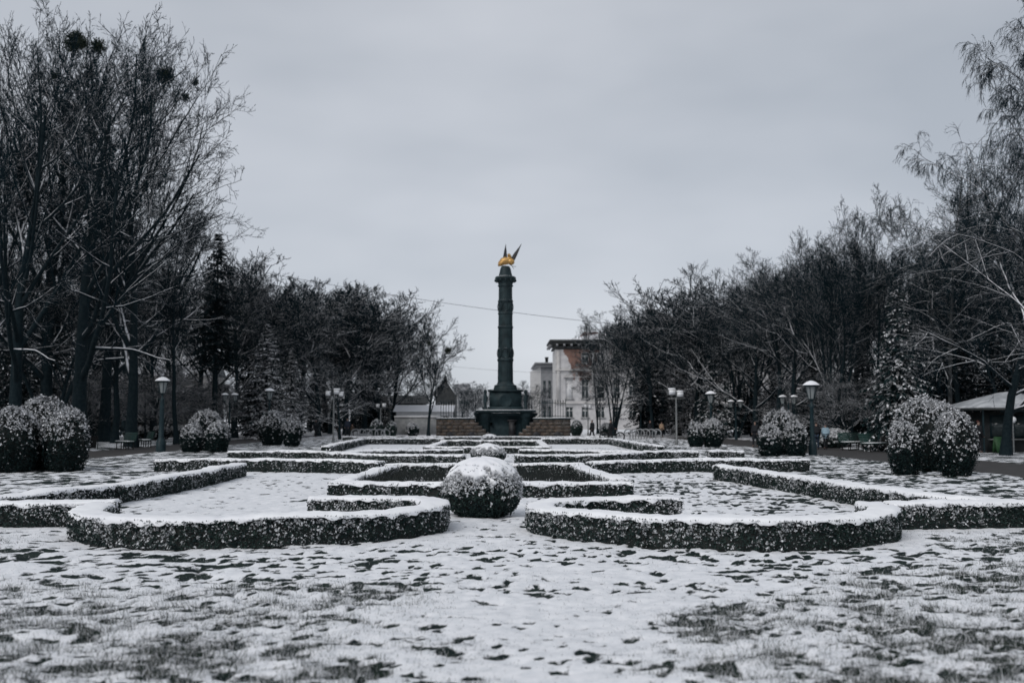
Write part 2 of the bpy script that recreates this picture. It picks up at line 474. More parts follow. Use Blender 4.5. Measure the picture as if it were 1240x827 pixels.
CV = np.where((np.abs(GXX) > 45) | (GYY > 111), 0.8, cover(GXX, GYY))
nx, ny = len(gx), len(gy)
ii, jj = np.meshgrid(np.arange(nx - 1), np.arange(ny - 1), indexing='ij')
GF = np.stack([ii * ny + jj, (ii + 1) * ny + jj, (ii + 1) * ny + jj + 1, ii * ny + jj + 1], -1).reshape(-1, 4)
g = link('snowy_ground', mesh_data('snowy_ground', np.stack([GXX, GYY, Z], -1).reshape(-1, 3), GF, True, {'cover': CV}), M['lawn'])
tag(g, 'snow covered lawn with dark grass showing through', 'ground', kind='structure')

def strip(name, xs, y0, y1, z, mat, label, step=2.0):
    yy = np.arange(y0, y1 + step, step)
    V = np.array([[x, y, z] for y in yy for x in xs]); k = len(xs)
    F = [[r * k + c, r * k + c + 1, (r + 1) * k + c + 1, (r + 1) * k + c] for r in range(len(yy) - 1) for c in range(k - 1)]
    return tag(link(name, mesh_data(name, V, np.array(F)), mat), label, 'path', kind='structure')
strip('asphalt_path', PATH_L, 4, 96, -0.062, M['asphalt'], 'grey asphalt path running past the green benches opposite the kiosk')
strip('asphalt_path', PATH_R, 4, 96, -0.062, M['asphalt'], 'dark asphalt path in front of the kiosk')
# trodden plaza before the monument, with thin snow left on it
n = N('plaza'); f1 = n.noise(0.35, 5, vec=n.coord('Position')); f2 = n.noise(2.0, 5, vec=n.coord('Position'))
d = n.math('ADD', f1, n.math('MULTIPLY', n.math('SUBTRACT', f2, 0.5), 0.5))
n.base(n.mix(n.ramp(d, 0.42, 0.52), (0.055, 0.053, 0.052), SNOW_A)).rough(0.8, 0.2); M['plaza'] = n.m
V = np.array([[a, b, -0.075] for b in (84.2, 150) for a in (-40, 40)])
tag(link('plaza', mesh_data('plaza', V, np.array([[0, 1, 3, 2]])), M['plaza']), 'trodden asphalt plaza around the column, patchy with snow', 'plaza', kind='structure')

# ------------------------------------------------------------------ leaves, hedges, bushes
def leaves(pos, nor, size, snow, rng, spread=0.9, aspect=0.6):
    N_ = len(pos)
    nn = nrm(nor + spread * rng.normal(size=(N_, 3)))
    t = nrm(np.cross(nn, rng.normal(size=(N_, 3)))); b = np.cross(nn, t)
    L = size[:, None]
    V = np.stack([pos + t * L, pos + b * L * aspect, pos - t * L, pos - b * L * aspect], 1).reshape(-1, 3)
    return V, np.arange(4 * N_).reshape(-1, 4), np.repeat(snow, 4)

def resample(path, ds):
    p = np.array(path, float)
    for _ in range(2):                     # soften corners a little (Chaikin, ends kept)
        if len(p) > 2:
            q = [p[0]]
            for a, b in zip(p[:-1], p[1:]): q += [a * 0.8 + b * 0.2, a * 0.2 + b * 0.8]
            q.append(p[-1]); p = np.array(q)
    s = np.concatenate([[0], np.cumsum(np.linalg.norm(np.diff(p, axis=0), axis=1))])
    k = max(2, int(s[-1] / ds) + 1); t = np.linspace(0, s[-1], k)
    return np.stack([np.interp(t, s, p[:, 0]), np.interp(t, s, p[:, 1])], -1), t

def hedge(path, label, w=0.45, h=0.38, leaf=0.022, dens=1900, ds=0.05, group=None, seed=0):
    rng = np.random.default_rng(900 + seed)
    c, s = resample(path, ds)
    T = nrm(np.gradient(c, axis=0)); NN = np.stack([-T[:, 1], T[:, 0]], -1); k = len(c)
    root = empty('box_hedge', (c[:, 0].mean(), c[:, 1].mean(), 0))
    tag(root, label, 'hedge', group or 'low clipped box hedges of the parterre')
    o0 = np.array([c[:, 0].mean(), c[:, 1].mean(), 0])
    # core
    wn_ = 1 + 0.10 * (NZ.fbm(s * 0.9 + seed * 7, s * 0 + seed, 3) - 0.5) * 2
    hh = h * (1 + 0.10 * (NZ.fbm(s * 0.8 + seed * 3, s * 0 + 5 + seed, 3) - 0.5) * 2)
    prof = [(-1, 0), (-1, 1), (1, 1), (1, 0)]
    V = np.stack([np.concatenate([c + NN * (a * (w / 2 * wn_ - 0.03))[:, None], (b * (hh - 0.03) - (1 - b) * 0.08)[:, None]], 1) for a, b in prof], 1)
    i, j = np.meshgrid(np.arange(k - 1), np.arange(3), indexing='ij')
    F = np.stack([i * 4 + j, (i + 1) * 4 + j, (i + 1) * 4 + j + 1, i * 4 + j + 1], -1).reshape(-1, 4)
    F = np.concatenate([F, [[0, 1, 2, 3], [(k - 1) * 4 + 3, (k - 1) * 4 + 2, (k - 1) * 4 + 1, (k - 1) * 4]]])
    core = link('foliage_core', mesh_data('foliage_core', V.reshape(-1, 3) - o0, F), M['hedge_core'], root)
    # leaves on the flanks and the ends
    Ltot = s[-1]
    nside = int(Ltot * h * 2 * dens); nend = int(w * h * 2 * dens)
    t = rng.random(nside) * Ltot; sd = np.where(rng.random(nside) < 0.5, -1.0, 1.0); zz = rng.random(nside)
    lump = (NZ2.fbm(t * 6 + seed, zz * h * 6 + sd * 31, 2) - 0.5) * 0.05
    cx = np.stack([np.interp(t, s, c[:, 0]), np.interp(t, s, c[:, 1])], -1)
    nxx = np.stack([np.interp(t, s, NN[:, 0]), np.interp(t, s, NN[:, 1])], -1) * sd[:, None]
    off = w / 2 * np.interp(t, s, wn_) + lump + rng.normal(size=nside) * 0.010 - 0.02 * (1 - zz)
    pos = np.concatenate([cx + nxx * off[:, None], (zz * np.interp(t, s, hh))[:, None]], 1)
    nor = np.concatenate([nxx, np.full((nside, 1), 0.35)], 1)
    clump = NZ.fbm(t * 24 + seed * 5, zz * h * 30 + sd * 50, 3)
    patch = NZ.fbm(t * 1.6 + seed, sd * 9.0 + zz * 0.8, 2)
    snow = np.clip((clump + (patch - 0.5) * 0.5 + lump * 2.0 + (zz - 0.6) * 0.22 + rng.normal(size=nside) * 0.08 - 0.505) * 6, 0, 1) * rng.uniform(0.2, 0.9, nside)  # flank snow greyed by random amounts, shade put into its colour
    for e, ti, sg in ((0, 0.0, -1.0), (-1, Ltot, 1.0)):
        u = rng.random(nend) * 2 - 1; z2 = rng.random(nend)
        pe = np.concatenate([c[e] + NN[e] * (u * w / 2)[:, None] + T[e] * sg * (0.01 + rng.normal(size=nend) * 0.012)[:, None], (z2 * hh[e])[:, None]], 1)
        pos = np.concatenate([pos, pe]); nor = np.concatenate([nor, np.tile(np.append(T[e] * sg, 0.35), (nend, 1))])
        snow = np.concatenate([snow, (NZ.fbm(u * 3 + seed, z2 * 5 + e, 3) > 0.6).astype(float)])
    size = leaf * (0.7 + 0.6 * rng.random(len(pos))) * (1 + 0.25 * snow)
    V, F, at = leaves(pos, nor, size, snow, rng)
    link('foliage', mesh_data('foliage', V - o0, F, False, {'snow': at}), M['box_leaf'], root)
    # the snow lying on top, sagging over the edges
    us = np.array([-1.03, -1.05, -0.97, -0.75, -0.4, 0, 0.4, 0.75, 0.97, 1.05, 1.03])
    dr = np.array([-1.0, -0.45, 0.15, 0.75, 0.95, 1.0, 0.95, 0.75, 0.15, -0.45, -1.0])
    thick = 0.036
    ext = np.concatenate([[c[0] - T[0] * 0.02], c, [c[-1] + T[-1] * 0.02]]); nx2 = np.concatenate([NN[:1], NN, NN[-1:]])
    h2 = np.concatenate([hh[:1], hh, hh[-1:]]); w2 = np.concatenate([wn_[:1], wn_, wn_[-1:]]); s2 = np.concatenate([[0], s, [Ltot]])
    rows = []
    for q, (u, dd) in enumerate(zip(us, dr)):
        no = NZ2.fbm(s2 * 7 + seed, s2 * 0 + q * 0.45 + seed * 3, 3) - 0.5
        if dd < 0: z = h2 + dd * (0.02 + 0.13 * np.clip(no + 0.15, 0, 1))
        else: z = h2 + dd * thick * (0.75 + 0.9 * (NZ.fbm(s2 * 1.3 + seed, s2 * 0 + q * 0.2, 2) - 0.3)) + no * 0.05
        off = u * w2 * w / 2 + no * 0.02 * np.sign(u)
        row = np.concatenate([ext + nx2 * off[:, None], z[:, None]], 1)
        row[0, 2] = row[-1, 2] = min(z[0], h2[0] - 0.03)
        rows.append(row)
    V = np.stack(rows, 1); k2, m2 = V.shape[:2]
    i, j = np.meshgrid(np.arange(k2 - 1), np.arange(m2 - 1), indexing='ij')
    F = np.stack([i * m2 + j, (i + 1) * m2 + j, (i + 1) * m2 + j + 1, i * m2 + j + 1], -1).reshape(-1, 4)[:, ::-1]
    link('snow_cap', mesh_data('snow_cap', V.reshape(-1, 3) - o0, F, True), M['snow'], root)
    return root

near = dict(leaf=0.0155, dens=3600, ds=0.05)
mid = dict(leaf=0.022, dens=1500, ds=0.09)
far = dict(leaf=0.038, dens=450, ds=0.2)
hedge([(-6.25, 15.9), (-5.95, 14.5), (-5.2, 13.75), (-4.0, 13.4), (-2.7, 13.65), (-1.6, 14.3), (-0.95, 15.3), (-1.0, 16.2), (-1.7, 16.75), (-3.1, 16.95)],
      'snow topped hairpin hedge beside the big ball bush, opposite the kiosk side', seed=1, **near)
hedge([(5.85, 15.7), (5.6, 14.3), (4.9, 13.6), (3.7, 13.15), (2.4, 13.4), (1.3, 14.1), (0.65, 15.1), (0.70, 16.1), (1.5, 16.75), (3.05, 16.95)],
      'snow topped hairpin hedge on the kiosk side of the big ball bush', seed=2, **near)
hedge([(-10.5, 16.6), (-8.0, 16.05), (-6.15, 16.35)], 'short straight hedge joining the tail of the hairpin hedge opposite the kiosk side', seed=3, **near)
hedge([(9.6, 16.2), (7.6, 15.75), (6.15, 15.7)], 'short straight hedge joining the tail of the hairpin hedge on the kiosk side', seed=4, **near)
hedge([(-9.6, 16.6), (-8.3, 17.6), (-7.75, 20), (-7.6, 23), (-7.55, 26), (-7.7, 30)], 'long hedge running away along the bed opposite the kiosk side', seed=5, leaf=0.018, dens=2500, ds=0.07)
hedge([(8.4, 16.2), (7.55, 17.3), (7.2, 20), (6.95, 23), (6.6, 26), (6.3, 28.2)], 'long hedge running away along the bed on the kiosk side', seed=6, leaf=0.018, dens=2500, ds=0.07)
# rectangular bed behind the big ball
hedge([(-3.65, 22.1), (-1.0, 22.0)], 'front hedge piece of the stem-filled rectangular bed, away from the kiosk', h=0.30, seed=7, **mid)
hedge([(0.35, 22.0), (2.95, 22.1)], 'front hedge piece of the stem-filled rectangular bed, towards the kiosk', h=0.30, seed=8, **mid)
hedge([(-3.45, 22.5), (-3.05, 29.0)], 'side hedge of the stem-filled rectangular bed, away from the kiosk', h=0.34, seed=9, **mid)
hedge([(2.75, 22.5), (2.35, 29.0)], 'side hedge of the stem-filled rectangular bed, towards the kiosk', h=0.34, seed=10, **mid)
hedge([(-3.25, 29.4), (2.55, 29.4)], 'back hedge of the stem-filled rectangular bed, seen over dark stems', h=0.38, seed=11, **mid)
hedge([(-11.1, 32.9), (-8.0, 32.7), (-5.5, 32.2), (-3.6, 31.2)], 'cross hedge reaching from the rectangular bed towards the benches opposite the kiosk', seed=12, **mid)
hedge([(2.9, 31.2), (4.8, 32.1), (7.2, 32.6), (10.2, 32.8)], 'cross hedge reaching from the rectangular bed towards the kiosk side', seed=13, **mid)
# second figure further off
hedge([(-1.2, 36.3), (-4.4, 37.3), (-6.5, 39.4), (-6.6, 40.6), (-4.5, 42.3), (-1.5, 43.2)], 'far lens shaped hedge closed at the end opposite the kiosk side', seed=14, **mid)
hedge([(0.7, 36.3), (3.7, 37.3), (5.7, 39.4), (5.8, 40.6), (3.8, 42.3), (1.0, 43.2)], 'far lens shaped hedge closed at the end on the kiosk side', seed=15, **mid)
hedge([(-11.0, 41.4), (-6.9, 41.0)], 'short far hedge beyond the lens shaped one, opposite the kiosk side', seed=16, **mid)
hedge([(6.0, 40.8), (8.2, 41.0)], 'short far hedge touching the lens shaped one on the kiosk side', seed=17, **mid)
hedge([(8.7, 41.0), (10.1, 41.1)], 'tiny far hedge stub before the paired round bushes on the kiosk side', seed=18, **mid)
hedge([(-8.3, 48.5), (-8.7, 57), (-9.0, 67)], 'far hedge running towards the monument terrace opposite the kiosk side', seed=19, **far)
hedge([(7.9, 48.5), (7.8, 57), (7.7, 67)], 'far hedge running towards the monument terrace on the kiosk side', seed=20, **far)
hedge([(-9.0, 68), (-3.6, 68)], 'farthest cross hedge opposite the kiosk side', seed=21, **far)
hedge([(3.0, 68), (7.7, 68)], 'farthest cross hedge on the kiosk side', seed=22, **far)
hedge([(-3.6, 50), (2.6, 50)], 'front hedge of the far rectangular bed before the column', h=0.3, seed=23, **far)
hedge([(-3.5, 50.4), (-3.3, 61.6)], 'side hedge of the far rectangular bed, opposite the kiosk side', h=0.3, seed=24, **far)
hedge([(2.5, 50.4), (2.6, 61.6)], 'side hedge of the far rectangular bed, on the kiosk side', h=0.3, seed=25, **far)
hedge([(-3.5, 62), (2.8, 62)], 'back hedge of the far rectangular bed before the column', seed=26, **far)
hedge([(-12.5, 81.5), (9.8, 81.5)], 'low border hedge along the plaza before the column', h=0.25, seed=27, **far)

# bare stems standing in the rectangular bed
rng = np.random.default_rng(5)
Nst = 2000
p = np.stack([rng.uniform(-3.1, 2.35, Nst), rng.uniform(22.6, 28.9, Nst), np.full(Nst, -0.02)], -1)
dv = nrm(np.stack([rng.normal(0, 0.28, Nst), rng.normal(0, 0.28, Nst), np.ones(Nst)], -1)) * rng.uniform(0.18, 0.46, Nst)[:, None]
P3 = np.stack([p, p + dv * 0.5, p + dv + rng.normal(0, 0.03, (Nst, 3))], 1)
V, F = tubes(P3, np.tile([0.009, 0.008, 0.005], (Nst, 1)), 3)
tag(link('rose_stems', mesh_data('rose_stems', V, F), M['stem']), 'bare dark stems standing in the rectangular bed', 'stems', kind='stuff')

def bush(name, label, loc, rx, hgt, cat, group, kind='vase', nleaf=7000, leaf=0.035, seed=0, snowcap=False, ry=None, snow_hi=0.5):
    rng = np.random.default_rng(300 + seed)
    root = empty(name, loc); tag(root, label, cat, group)
    ry = ry or rx
    def surf(th, v):
        """v 0 bottom .. 1 top; returns pos and outward normal"""
        if kind == 'ball':
            ph = (v * 0.86 + 0.14) * math.pi - math.pi / 2
            pr, pz = np.cos(ph), (np.sin(ph) - math.sin(0.14 * math.pi - math.pi / 2)) / (1 - math.sin(0.14 * math.pi - math.pi / 2))
            nz = np.sin(ph); nr = np.cos(ph)
        else:
            pz = np.where(v < 0.55, v / 0.55 * 0.55, 0.55 + 0.45 * np.sin((v - 0.55) / 0.45 * math.pi / 2))
            pr = np.where(v < 0.55, 0.62 + 0.38 * np.sin(v / 0.55 * math.pi / 2), np.cos((v - 0.55) / 0.45 * math.pi / 2) ** 0.8)
            nz = np.where(v < 0.55, -0.1, np.sin((v - 0.55) / 0.45 * math.pi / 2)); nr = np.sqrt(np.maximum(1 - nz ** 2, 0))
        l = 1 + 0.22 * (NZ.fbm(np.cos(th) * 2 + seed, np.sin(th) * 2 + pz * 3 + seed * 2, 3) - 0.5) * 2 * (0.4 if kind == 'ball' else 1.2)
        pos = np.stack([pr * rx * np.cos(th) * l, pr * ry * np.sin(th) * l, pz * hgt * (0.5 + 0.5 * l)], -1)
        return pos, np.stack([nr * np.cos(th), nr * np.sin(th), nz], -1)
    ths, vs = np.linspace(0, 2 * math.pi, 29)[:-1], np.linspace(0, 1, 15)
    TH, VV = np.meshgrid(ths, vs, indexing='xy')
    pc, ncv = surf(TH, VV)
    def closed(pos):
        k, m = pos.shape[:2]
        i, j = np.meshgrid(np.arange(k - 1), np.arange(m), indexing='ij'); jn = (j + 1) % m
        return np.stack([i * m + j, i * m + jn, (i + 1) * m + jn, (i + 1) * m + j], -1).reshape(-1, 4)
    cc = pc * np.array([0.88, 0.88, 0.95])
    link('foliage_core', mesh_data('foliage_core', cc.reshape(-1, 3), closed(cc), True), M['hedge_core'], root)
    th = rng.random(nleaf) * 2 * math.pi; v = rng.random(nleaf) ** (0.9 if kind != 'ball' else 1.0)
    p_, n_ = surf(th, v)
    fq = 4.4 / max(0.45, leaf * 20)
    cl = NZ2.fbm(th * rx * 2.2 * fq + seed, p_[:, 2] * 2.4 * fq, 2)
    big = NZ2.fbm(th * rx * 3.2 + seed * 3, p_[:, 2] * 3.2 + 7, 2)
    sc_ = cl * 0.85 + big * 0.30 + (n_[:, 2] * 0.14) + (np.clip(p_[:, 2] / hgt, 0, 0.8) - snow_hi) * 0.42 + rng.normal(size=nleaf) * 0.02 + (np.clip(n_[:, 2] + 0.25, 0, 1) * 0.42 if kind == 'ball' and snowcap else 0)
    snow = np.clip((sc_ - (0.69 if kind != 'ball' else 0.655)) * 12, 0, 1) * rng.uniform(0.25, 0.9, nleaf)
    if snowcap:
        ok = (n_[:, 2] < 0.80); th, v, p_, n_, cl, snow = th[ok], v[ok], p_[ok], n_[ok], cl[ok], snow[ok]; nleaf = len(th)
    p_ = p_ + n_ * (np.abs(rng.normal(size=(nleaf, 1))) * (0.05 if kind != 'ball' else 0.02) - 0.01 + (cl[:, None] - 0.5) * 0.12 * min(1, rx))
    V, F, at = leaves(p_, n_ + np.array([0, 0, 0.3]), leaf * (0.7 + 0.7 * rng.random(nleaf)) * (1 + 0.2 * snow), snow, rng)
    link('foliage', mesh_data('foliage', V, F, False, {'snow': at}), M['bush_leaf' if kind != 'ball' else 'box_leaf'], root)
    if snowcap:
        ths, vs = np.linspace(0, 2 * math.pi, 97)[:-1], np.linspace(0.3, 1, 46)
        TH, VV = np.meshgrid(ths, vs, indexing='xy'); pc, ncv = surf(TH, VV)
        no = NZ2.fbm(pc[..., 0] * 7 + pc[..., 2] * 4, pc[..., 1] * 7 + pc[..., 2] * 5 + 3, 4)
        m_ = sstep(0.0, 0.16, ncv[..., 2] - 0.40 + (no - 0.5) * 1.2)
        pc = pc + ncv * ((-0.10 + 0.145 * m_ + (no - 0.5) * 0.035 * m_)[..., None])
        link('snow_cap', mesh_data('snow_cap', pc.reshape(-1, 3), closed(pc), True), M['snow'], root)
    return root

bush('ball_bush', 'big round box bush with thick snow on its crown between the two hairpin hedges', (-0.27, 17.75, -0.02), 0.69, 1.0, 'bush', 'round box bushes along the garden axis', 'ball', 15000, 0.020, 1, True)
bush('ball_bush', 'snow capped round bush between the two lens shaped hedges', (-0.35, 40, -0.02), 0.70, 0.70, 'bush', 'round box bushes along the garden axis', 'ball', 7000, 0.028, 2, True)
bush('ball_bush', 'small snow mound bush just before the plaza of the column', (-0.55, 72, -0.02), 0.60, 0.58, 'bush', 'round box bushes along the garden axis', 'ball', 1500, 0.05, 3, True)

def lobes(items, label, group, y, seed):
    for q, (x0, x1, ytop, ybase, txt, dy) in enumerate(items):
        D = on_z(600, ybase, 0)[1] + (x1 - x0) / 2 / FPX * on_z(600, ybase, 0)[1] + dy
        xc = px_x((x0 + x1) / 2, D); rx = (x1 - x0) / 2 / FPX * D
        top = on_y(600, ytop, D)[2]
        bush('clipped_bush', f'{txt} {label}', (xc, D, -0.03), rx, top, 'bush', group, 'vase', int(3600 + 9500 * min(1.2, rx)), 0.017 + 0.00040 * D, seed * 10 + q)
lobes([(-12, 48, 497, 572, 'rounded snowy bush at the outer end of', 0), (30, 82, 486, 571, 'tallest snowy bush in', 0.9), (56, 105, 498, 571, 'small rounded snowy bush at the path end of', 0)],
      'the bush cluster opposite the kiosk', 'bushes of the large cluster opposite the kiosk', 0, 1)
lobes([(221, 245, 515, 547, 'low vase shaped bush, lamp end of', 0), (229, 267, 499, 546, 'taller middle bush of', 0.8), (252, 277, 512, 547, 'low vase shaped bush, far end of', 0)],
      'the snowy trio opposite the kiosk', 'bushes of the trio opposite the kiosk', 0, 2)
lobes([(316, 346, 501, 539, 'larger bush of', 0), (344, 364, 507, 540, 'smaller bush of', 0)],
      'the snowy pair opposite the kiosk', 'paired bushes opposite the kiosk', 0, 3)
lobes([(1077, 1112, 513, 575, 'low oval bush at the lantern end of', 0), (1092, 1160, 488, 573, 'broad tall middle bush of', 1.0), (1134, 1177, 502, 577, 'dark vase shaped bush at the kiosk end of', 0)],
      'the bush cluster before the kiosk', 'bushes of the cluster before the kiosk', 0, 4)
lobes([(918, 945, 516, 552, 'low dark bush, monument end of', 0), (926, 966, 499, 551, 'taller middle bush of', 0.8), (950, 976, 513, 552, 'low dark bush, lantern end of', 0)],
      'the dark trio on the kiosk side', 'bushes of the trio on the kiosk side', 0, 5)
lobes([(833, 851, 513, 541, 'smaller bush of', 0), (850, 875, 509, 541, 'larger bush of', 0)],
      'the snowy pair on the kiosk side', 'paired bushes on the kiosk side', 0, 6)

# ------------------------------------------------------------------ trees
def grow(p, d, L, K, jit, trop, rng):
    pts, dirs = [p], [d]
    for k in range(K):
        d = nrm(d + jit * rng.normal(size=d.shape) + np.array([0, 0, 1.0]) * trop)
        p = p + d * (L / K)[:, None]
        pts.append(p); dirs.append(d)
    return np.stack(pts, 1), np.stack(dirs, 1)

def spawn(P, Dr, L, RR, n_, t0, t1, ang, lr, rr, rng, taper=0.55):
    Nn, K1, _ = P.shape; K = K1 - 1
    t = t0 + (t1 - t0) * ((np.arange(n_) + rng.random((Nn, n_))) / n_)
    pi = np.repeat(np.arange(Nn), n_); t = t.ravel()
    f = t * K; i0 = np.minimum(f.astype(int), K - 1); fr = (f - i0)[:, None]
    p = P[pi, i0] * (1 - fr) + P[pi, i0 + 1] * fr
    d = Dr[pi, np.minimum(i0 + 1, K)]
    r = RR[pi, i0] * (1 - fr[:, 0]) + RR[pi, i0 + 1] * fr[:, 0]
    a = np.radians(ang[0] + ang[1] * rng.normal(size=len(t)))
    per = nrm(np.cross(d, rng.normal(size=d.shape)))
    dd = nrm(d * np.cos(a)[:, None] + per * np.sin(a)[:, None])
    Lc = L[pi] * lr * (1.15 - taper * (t - t0) / max(1e-3, t1 - t0)) * rng.uniform(0.7, 1.2, len(t))
    return p, dd, Lc, r * rr

def rads(r0, K, end, floor=0.0):
    return np.maximum(r0[:, None] * (1 - (1 - end) * np.linspace(0, 1, K + 1)[None, :] ** 0.8), floor)

def tree_meshes(key, seed, style):
    rng = np.random.default_rng(seed)
    st = dict(H=20, trunkL=0.72, r0=0.30, stems=1, n=(13, 7, 7, 7), t0=0.22, ang=((48, 10), (42, 12), (42, 14), (40, 16)), lr=(0.62, 0.52, 0.52, 0.5),
              trop=(0.01, 0.07, 0.05, 0.04, 0.03), jit=(0.05, 0.085, 0.09, 0.10, 0.12), twig=3, lean=0.0, tw=0.5)
    st.update(style)
    H = st['H']; ns = st['stems']
    p = np.zeros((ns, 3)); p[:, :2] = rng.normal(0, 0.12, (ns, 2)) * (ns > 1); p[:, 2] = -0.15
    d = nrm(np.stack([rng.normal(0, 0.04 + 0.17 * (ns > 1), ns) + st['lean'], rng.normal(0, 0.04 + 0.17 * (ns > 1), ns), np.ones(ns)], -1))
    L = np.full(ns, H * st['trunkL']) * rng.uniform(0.85, 1.05, ns); K = 12
    P0, D0 = grow(p, d, L, K, st['jit'][0], st['trop'][0], rng)
    R0 = rads(np.full(ns, st['r0'] / (ns ** 0.5)), K, 0.16); R0[:, 0] *= 1.35
    parts_trunk, parts_crown = [tubes(P0, R0, 9)], []
    Pp, Dp, Lp, Rp = P0, D0, L, R0
    Ks = (8, 6, 4, 2); sides = (6, 4, 3, 3); fat = st.get('fat', 1.0); floors = tuple(fat * v for v in (0.024, 0.017, 0.012, 0.010))
    for lv in range(4):
        rr = (0.55, 0.55, 0.6, 0.7)[lv]
        t0 = st['t0'] if lv == 0 else (0.22 if lv == 1 else 0.15)
        c = spawn(Pp, Dp, Lp, Rp, st['n'][lv], t0, 0.99, st['ang'][lv], st['lr'][lv], rr, rng, 0.6 if lv == 0 else 0.5)
        P_, D_ = grow(c[0], c[1], c[2], Ks[lv], st['jit'][lv + 1], st['trop'][lv + 1], rng)
        R_ = rads(np.maximum(c[3], floors[lv]), Ks[lv], 0.3, floors[lv] * 0.75)
        (parts_trunk if lv == 0 else parts_crown).append(tubes(P_, R_, sides[lv]))
        Pp, Dp, Lp, Rp = P_, D_, c[2], R_
    if st['twig']:
        c = spawn(Pp, Dp, Lp, Rp, st['twig'], 0.1, 0.95, (38, 15), st['tw'], 0.8, rng)
        e = c[0] + c[1] * c[2][:, None] + np.array([0, 0, 1.0]) * (st['trop'][-1] * c[2] * 0.6)[:, None]
        sd = nrm(np.cross(c[1], rng.normal(size=c[1].shape))) * 0.011 * fat
        V = np.stack([c[0] + sd, c[0] - sd, e], 1).reshape(-1, 3)
        parts_crown.append((V, np.arange(len(V)).reshape(-1, 3)))
    def join(parts):
        Vs, Q, T, o = [], [], [], 0
        for V, F in parts:
            (Q if F.shape[1] == 4 else T).append(F + o); Vs.append(V); o += len(V)
        FS = ([np.concatenate(Q)] if Q else []) + ([np.concatenate(T)] if T else [])
        return np.concatenate(Vs), FS
    Vt, Ft = join(parts_trunk); Vc, Fc = join(parts_crown)
    mt = mesh_data('trunk', Vt, Ft, True); mc = mesh_data('crown', Vc, Fc, False)
    mt.materials.append(M[st.get('bark', 'bark')]); mc.materials.append(M['twig']); mc.materials.append(M['branch'])
    mi = np.zeros(len(mc.polygons), dtype=np.int32); mi[:len(parts_crown[0][1])] = 1          # the thicker branches carry more snow
    mc.polygons.foreach_set('material_index', mi)
    return mt, mc, float(np.percentile(Vc[:, 2], 99.0))

TREES = {
    'round': tree_meshes('round', 21, {}),
    'tall': tree_meshes('tall', 22, dict(trunkL=0.82, t0=0.30, ang=((38, 9), (40, 12), (42, 14), (40, 16)), lr=(0.46, 0.5, 0.52, 0.5), n=(16, 7, 7, 6))),
    'far_round': tree_meshes('far_round', 45, dict(H=16, r0=0.26, n=(13, 7, 6, 5), fat=1.7)),
    'far_spread': tree_meshes('far_spread', 46, dict(H=16, r0=0.27, t0=0.18, ang=((54, 9), (44, 12), (44, 14), (42, 16)), lr=(0.68, 0.5, 0.5, 0.5), trop=(0.0, 0.08, 0.05, 0.04, 0.03), n=(13, 7, 6, 5), fat=1.7)),
    'spread': tree_meshes('spread', 24, dict(t0=0.16, ang=((58, 9), (44, 12), (44, 14), (42, 16)), lr=(0.72, 0.5, 0.5, 0.5), trop=(0.0, 0.09, 0.06, 0.04, 0.03), trunkL=0.70, n=(14, 7, 7, 6))),
    'fan': tree_meshes('fan', 41, dict(stems=4, r0=0.40, n=(8, 7, 7, 6), t0=0.22, trunkL=0.80, ang=((34, 8), (34, 10), (36, 12), (36, 14)), lr=(0.52, 0.5, 0.5, 0.48), trop=(0.015, 0.05, 0.05, 0.04, 0.03))),
    'oak': tree_meshes('oak', 43, dict(H=22, r0=0.42, t0=0.20, trunkL=0.66, n=(13, 8, 6, 6), ang=((50, 10), (40, 11), (40, 12), (38, 13)), lr=(0.66, 0.50, 0.48, 0.46), trop=(0.0, 0.075, 0.05, 0.035, 0.02), jit=(0.06, 0.08, 0.09, 0.10, 0.12))),
    'young': tree_meshes('young', 44, dict(H=11, r0=0.17, t0=0.22, trunkL=0.74, n=(13, 7, 6, 5), ang=((44, 9), (38, 11), (38, 12), (36, 14)), lr=(0.60, 0.5, 0.48, 0.46), trop=(0.0, 0.07, 0.05, 0.04, 0.03))),
    'shrubby': tree_meshes('shrubby', 25, dict(stems=6, r0=0.34, n=(6, 6, 6, 6), t0=0.2, trunkL=0.8, lr=(0.45, 0.5, 0.5, 0.5), trop=(0.015, 0.05, 0.02, 0.0, -0.02))),
    'birch': tree_meshes('birch', 26, dict(H=20, trunkL=0.88, r0=0.20, t0=0.22, n=(15, 7, 6, 5), ang=((48, 8), (42, 12), (45, 15), (35, 14)), lr=(0.38, 0.5, 0.55, 0.75),
                                         trop=(0.01, 0.03, -0.06, -0.20, -0.55), jit=(0.04, 0.08, 0.1, 0.1, 0.08), tw=0.7, bark='birch_bark')),
    'drooping': tree_meshes('drooping', 27, dict(trunkL=0.8, t0=0.12, n=(18, 8, 6, 6), ang=((62, 9), (40, 12), (42, 14), (40, 16)), lr=(0.55, 0.5, 0.5, 0.5), trop=(0.01, -0.03, -0.05, -0.05, -0.1))),
}

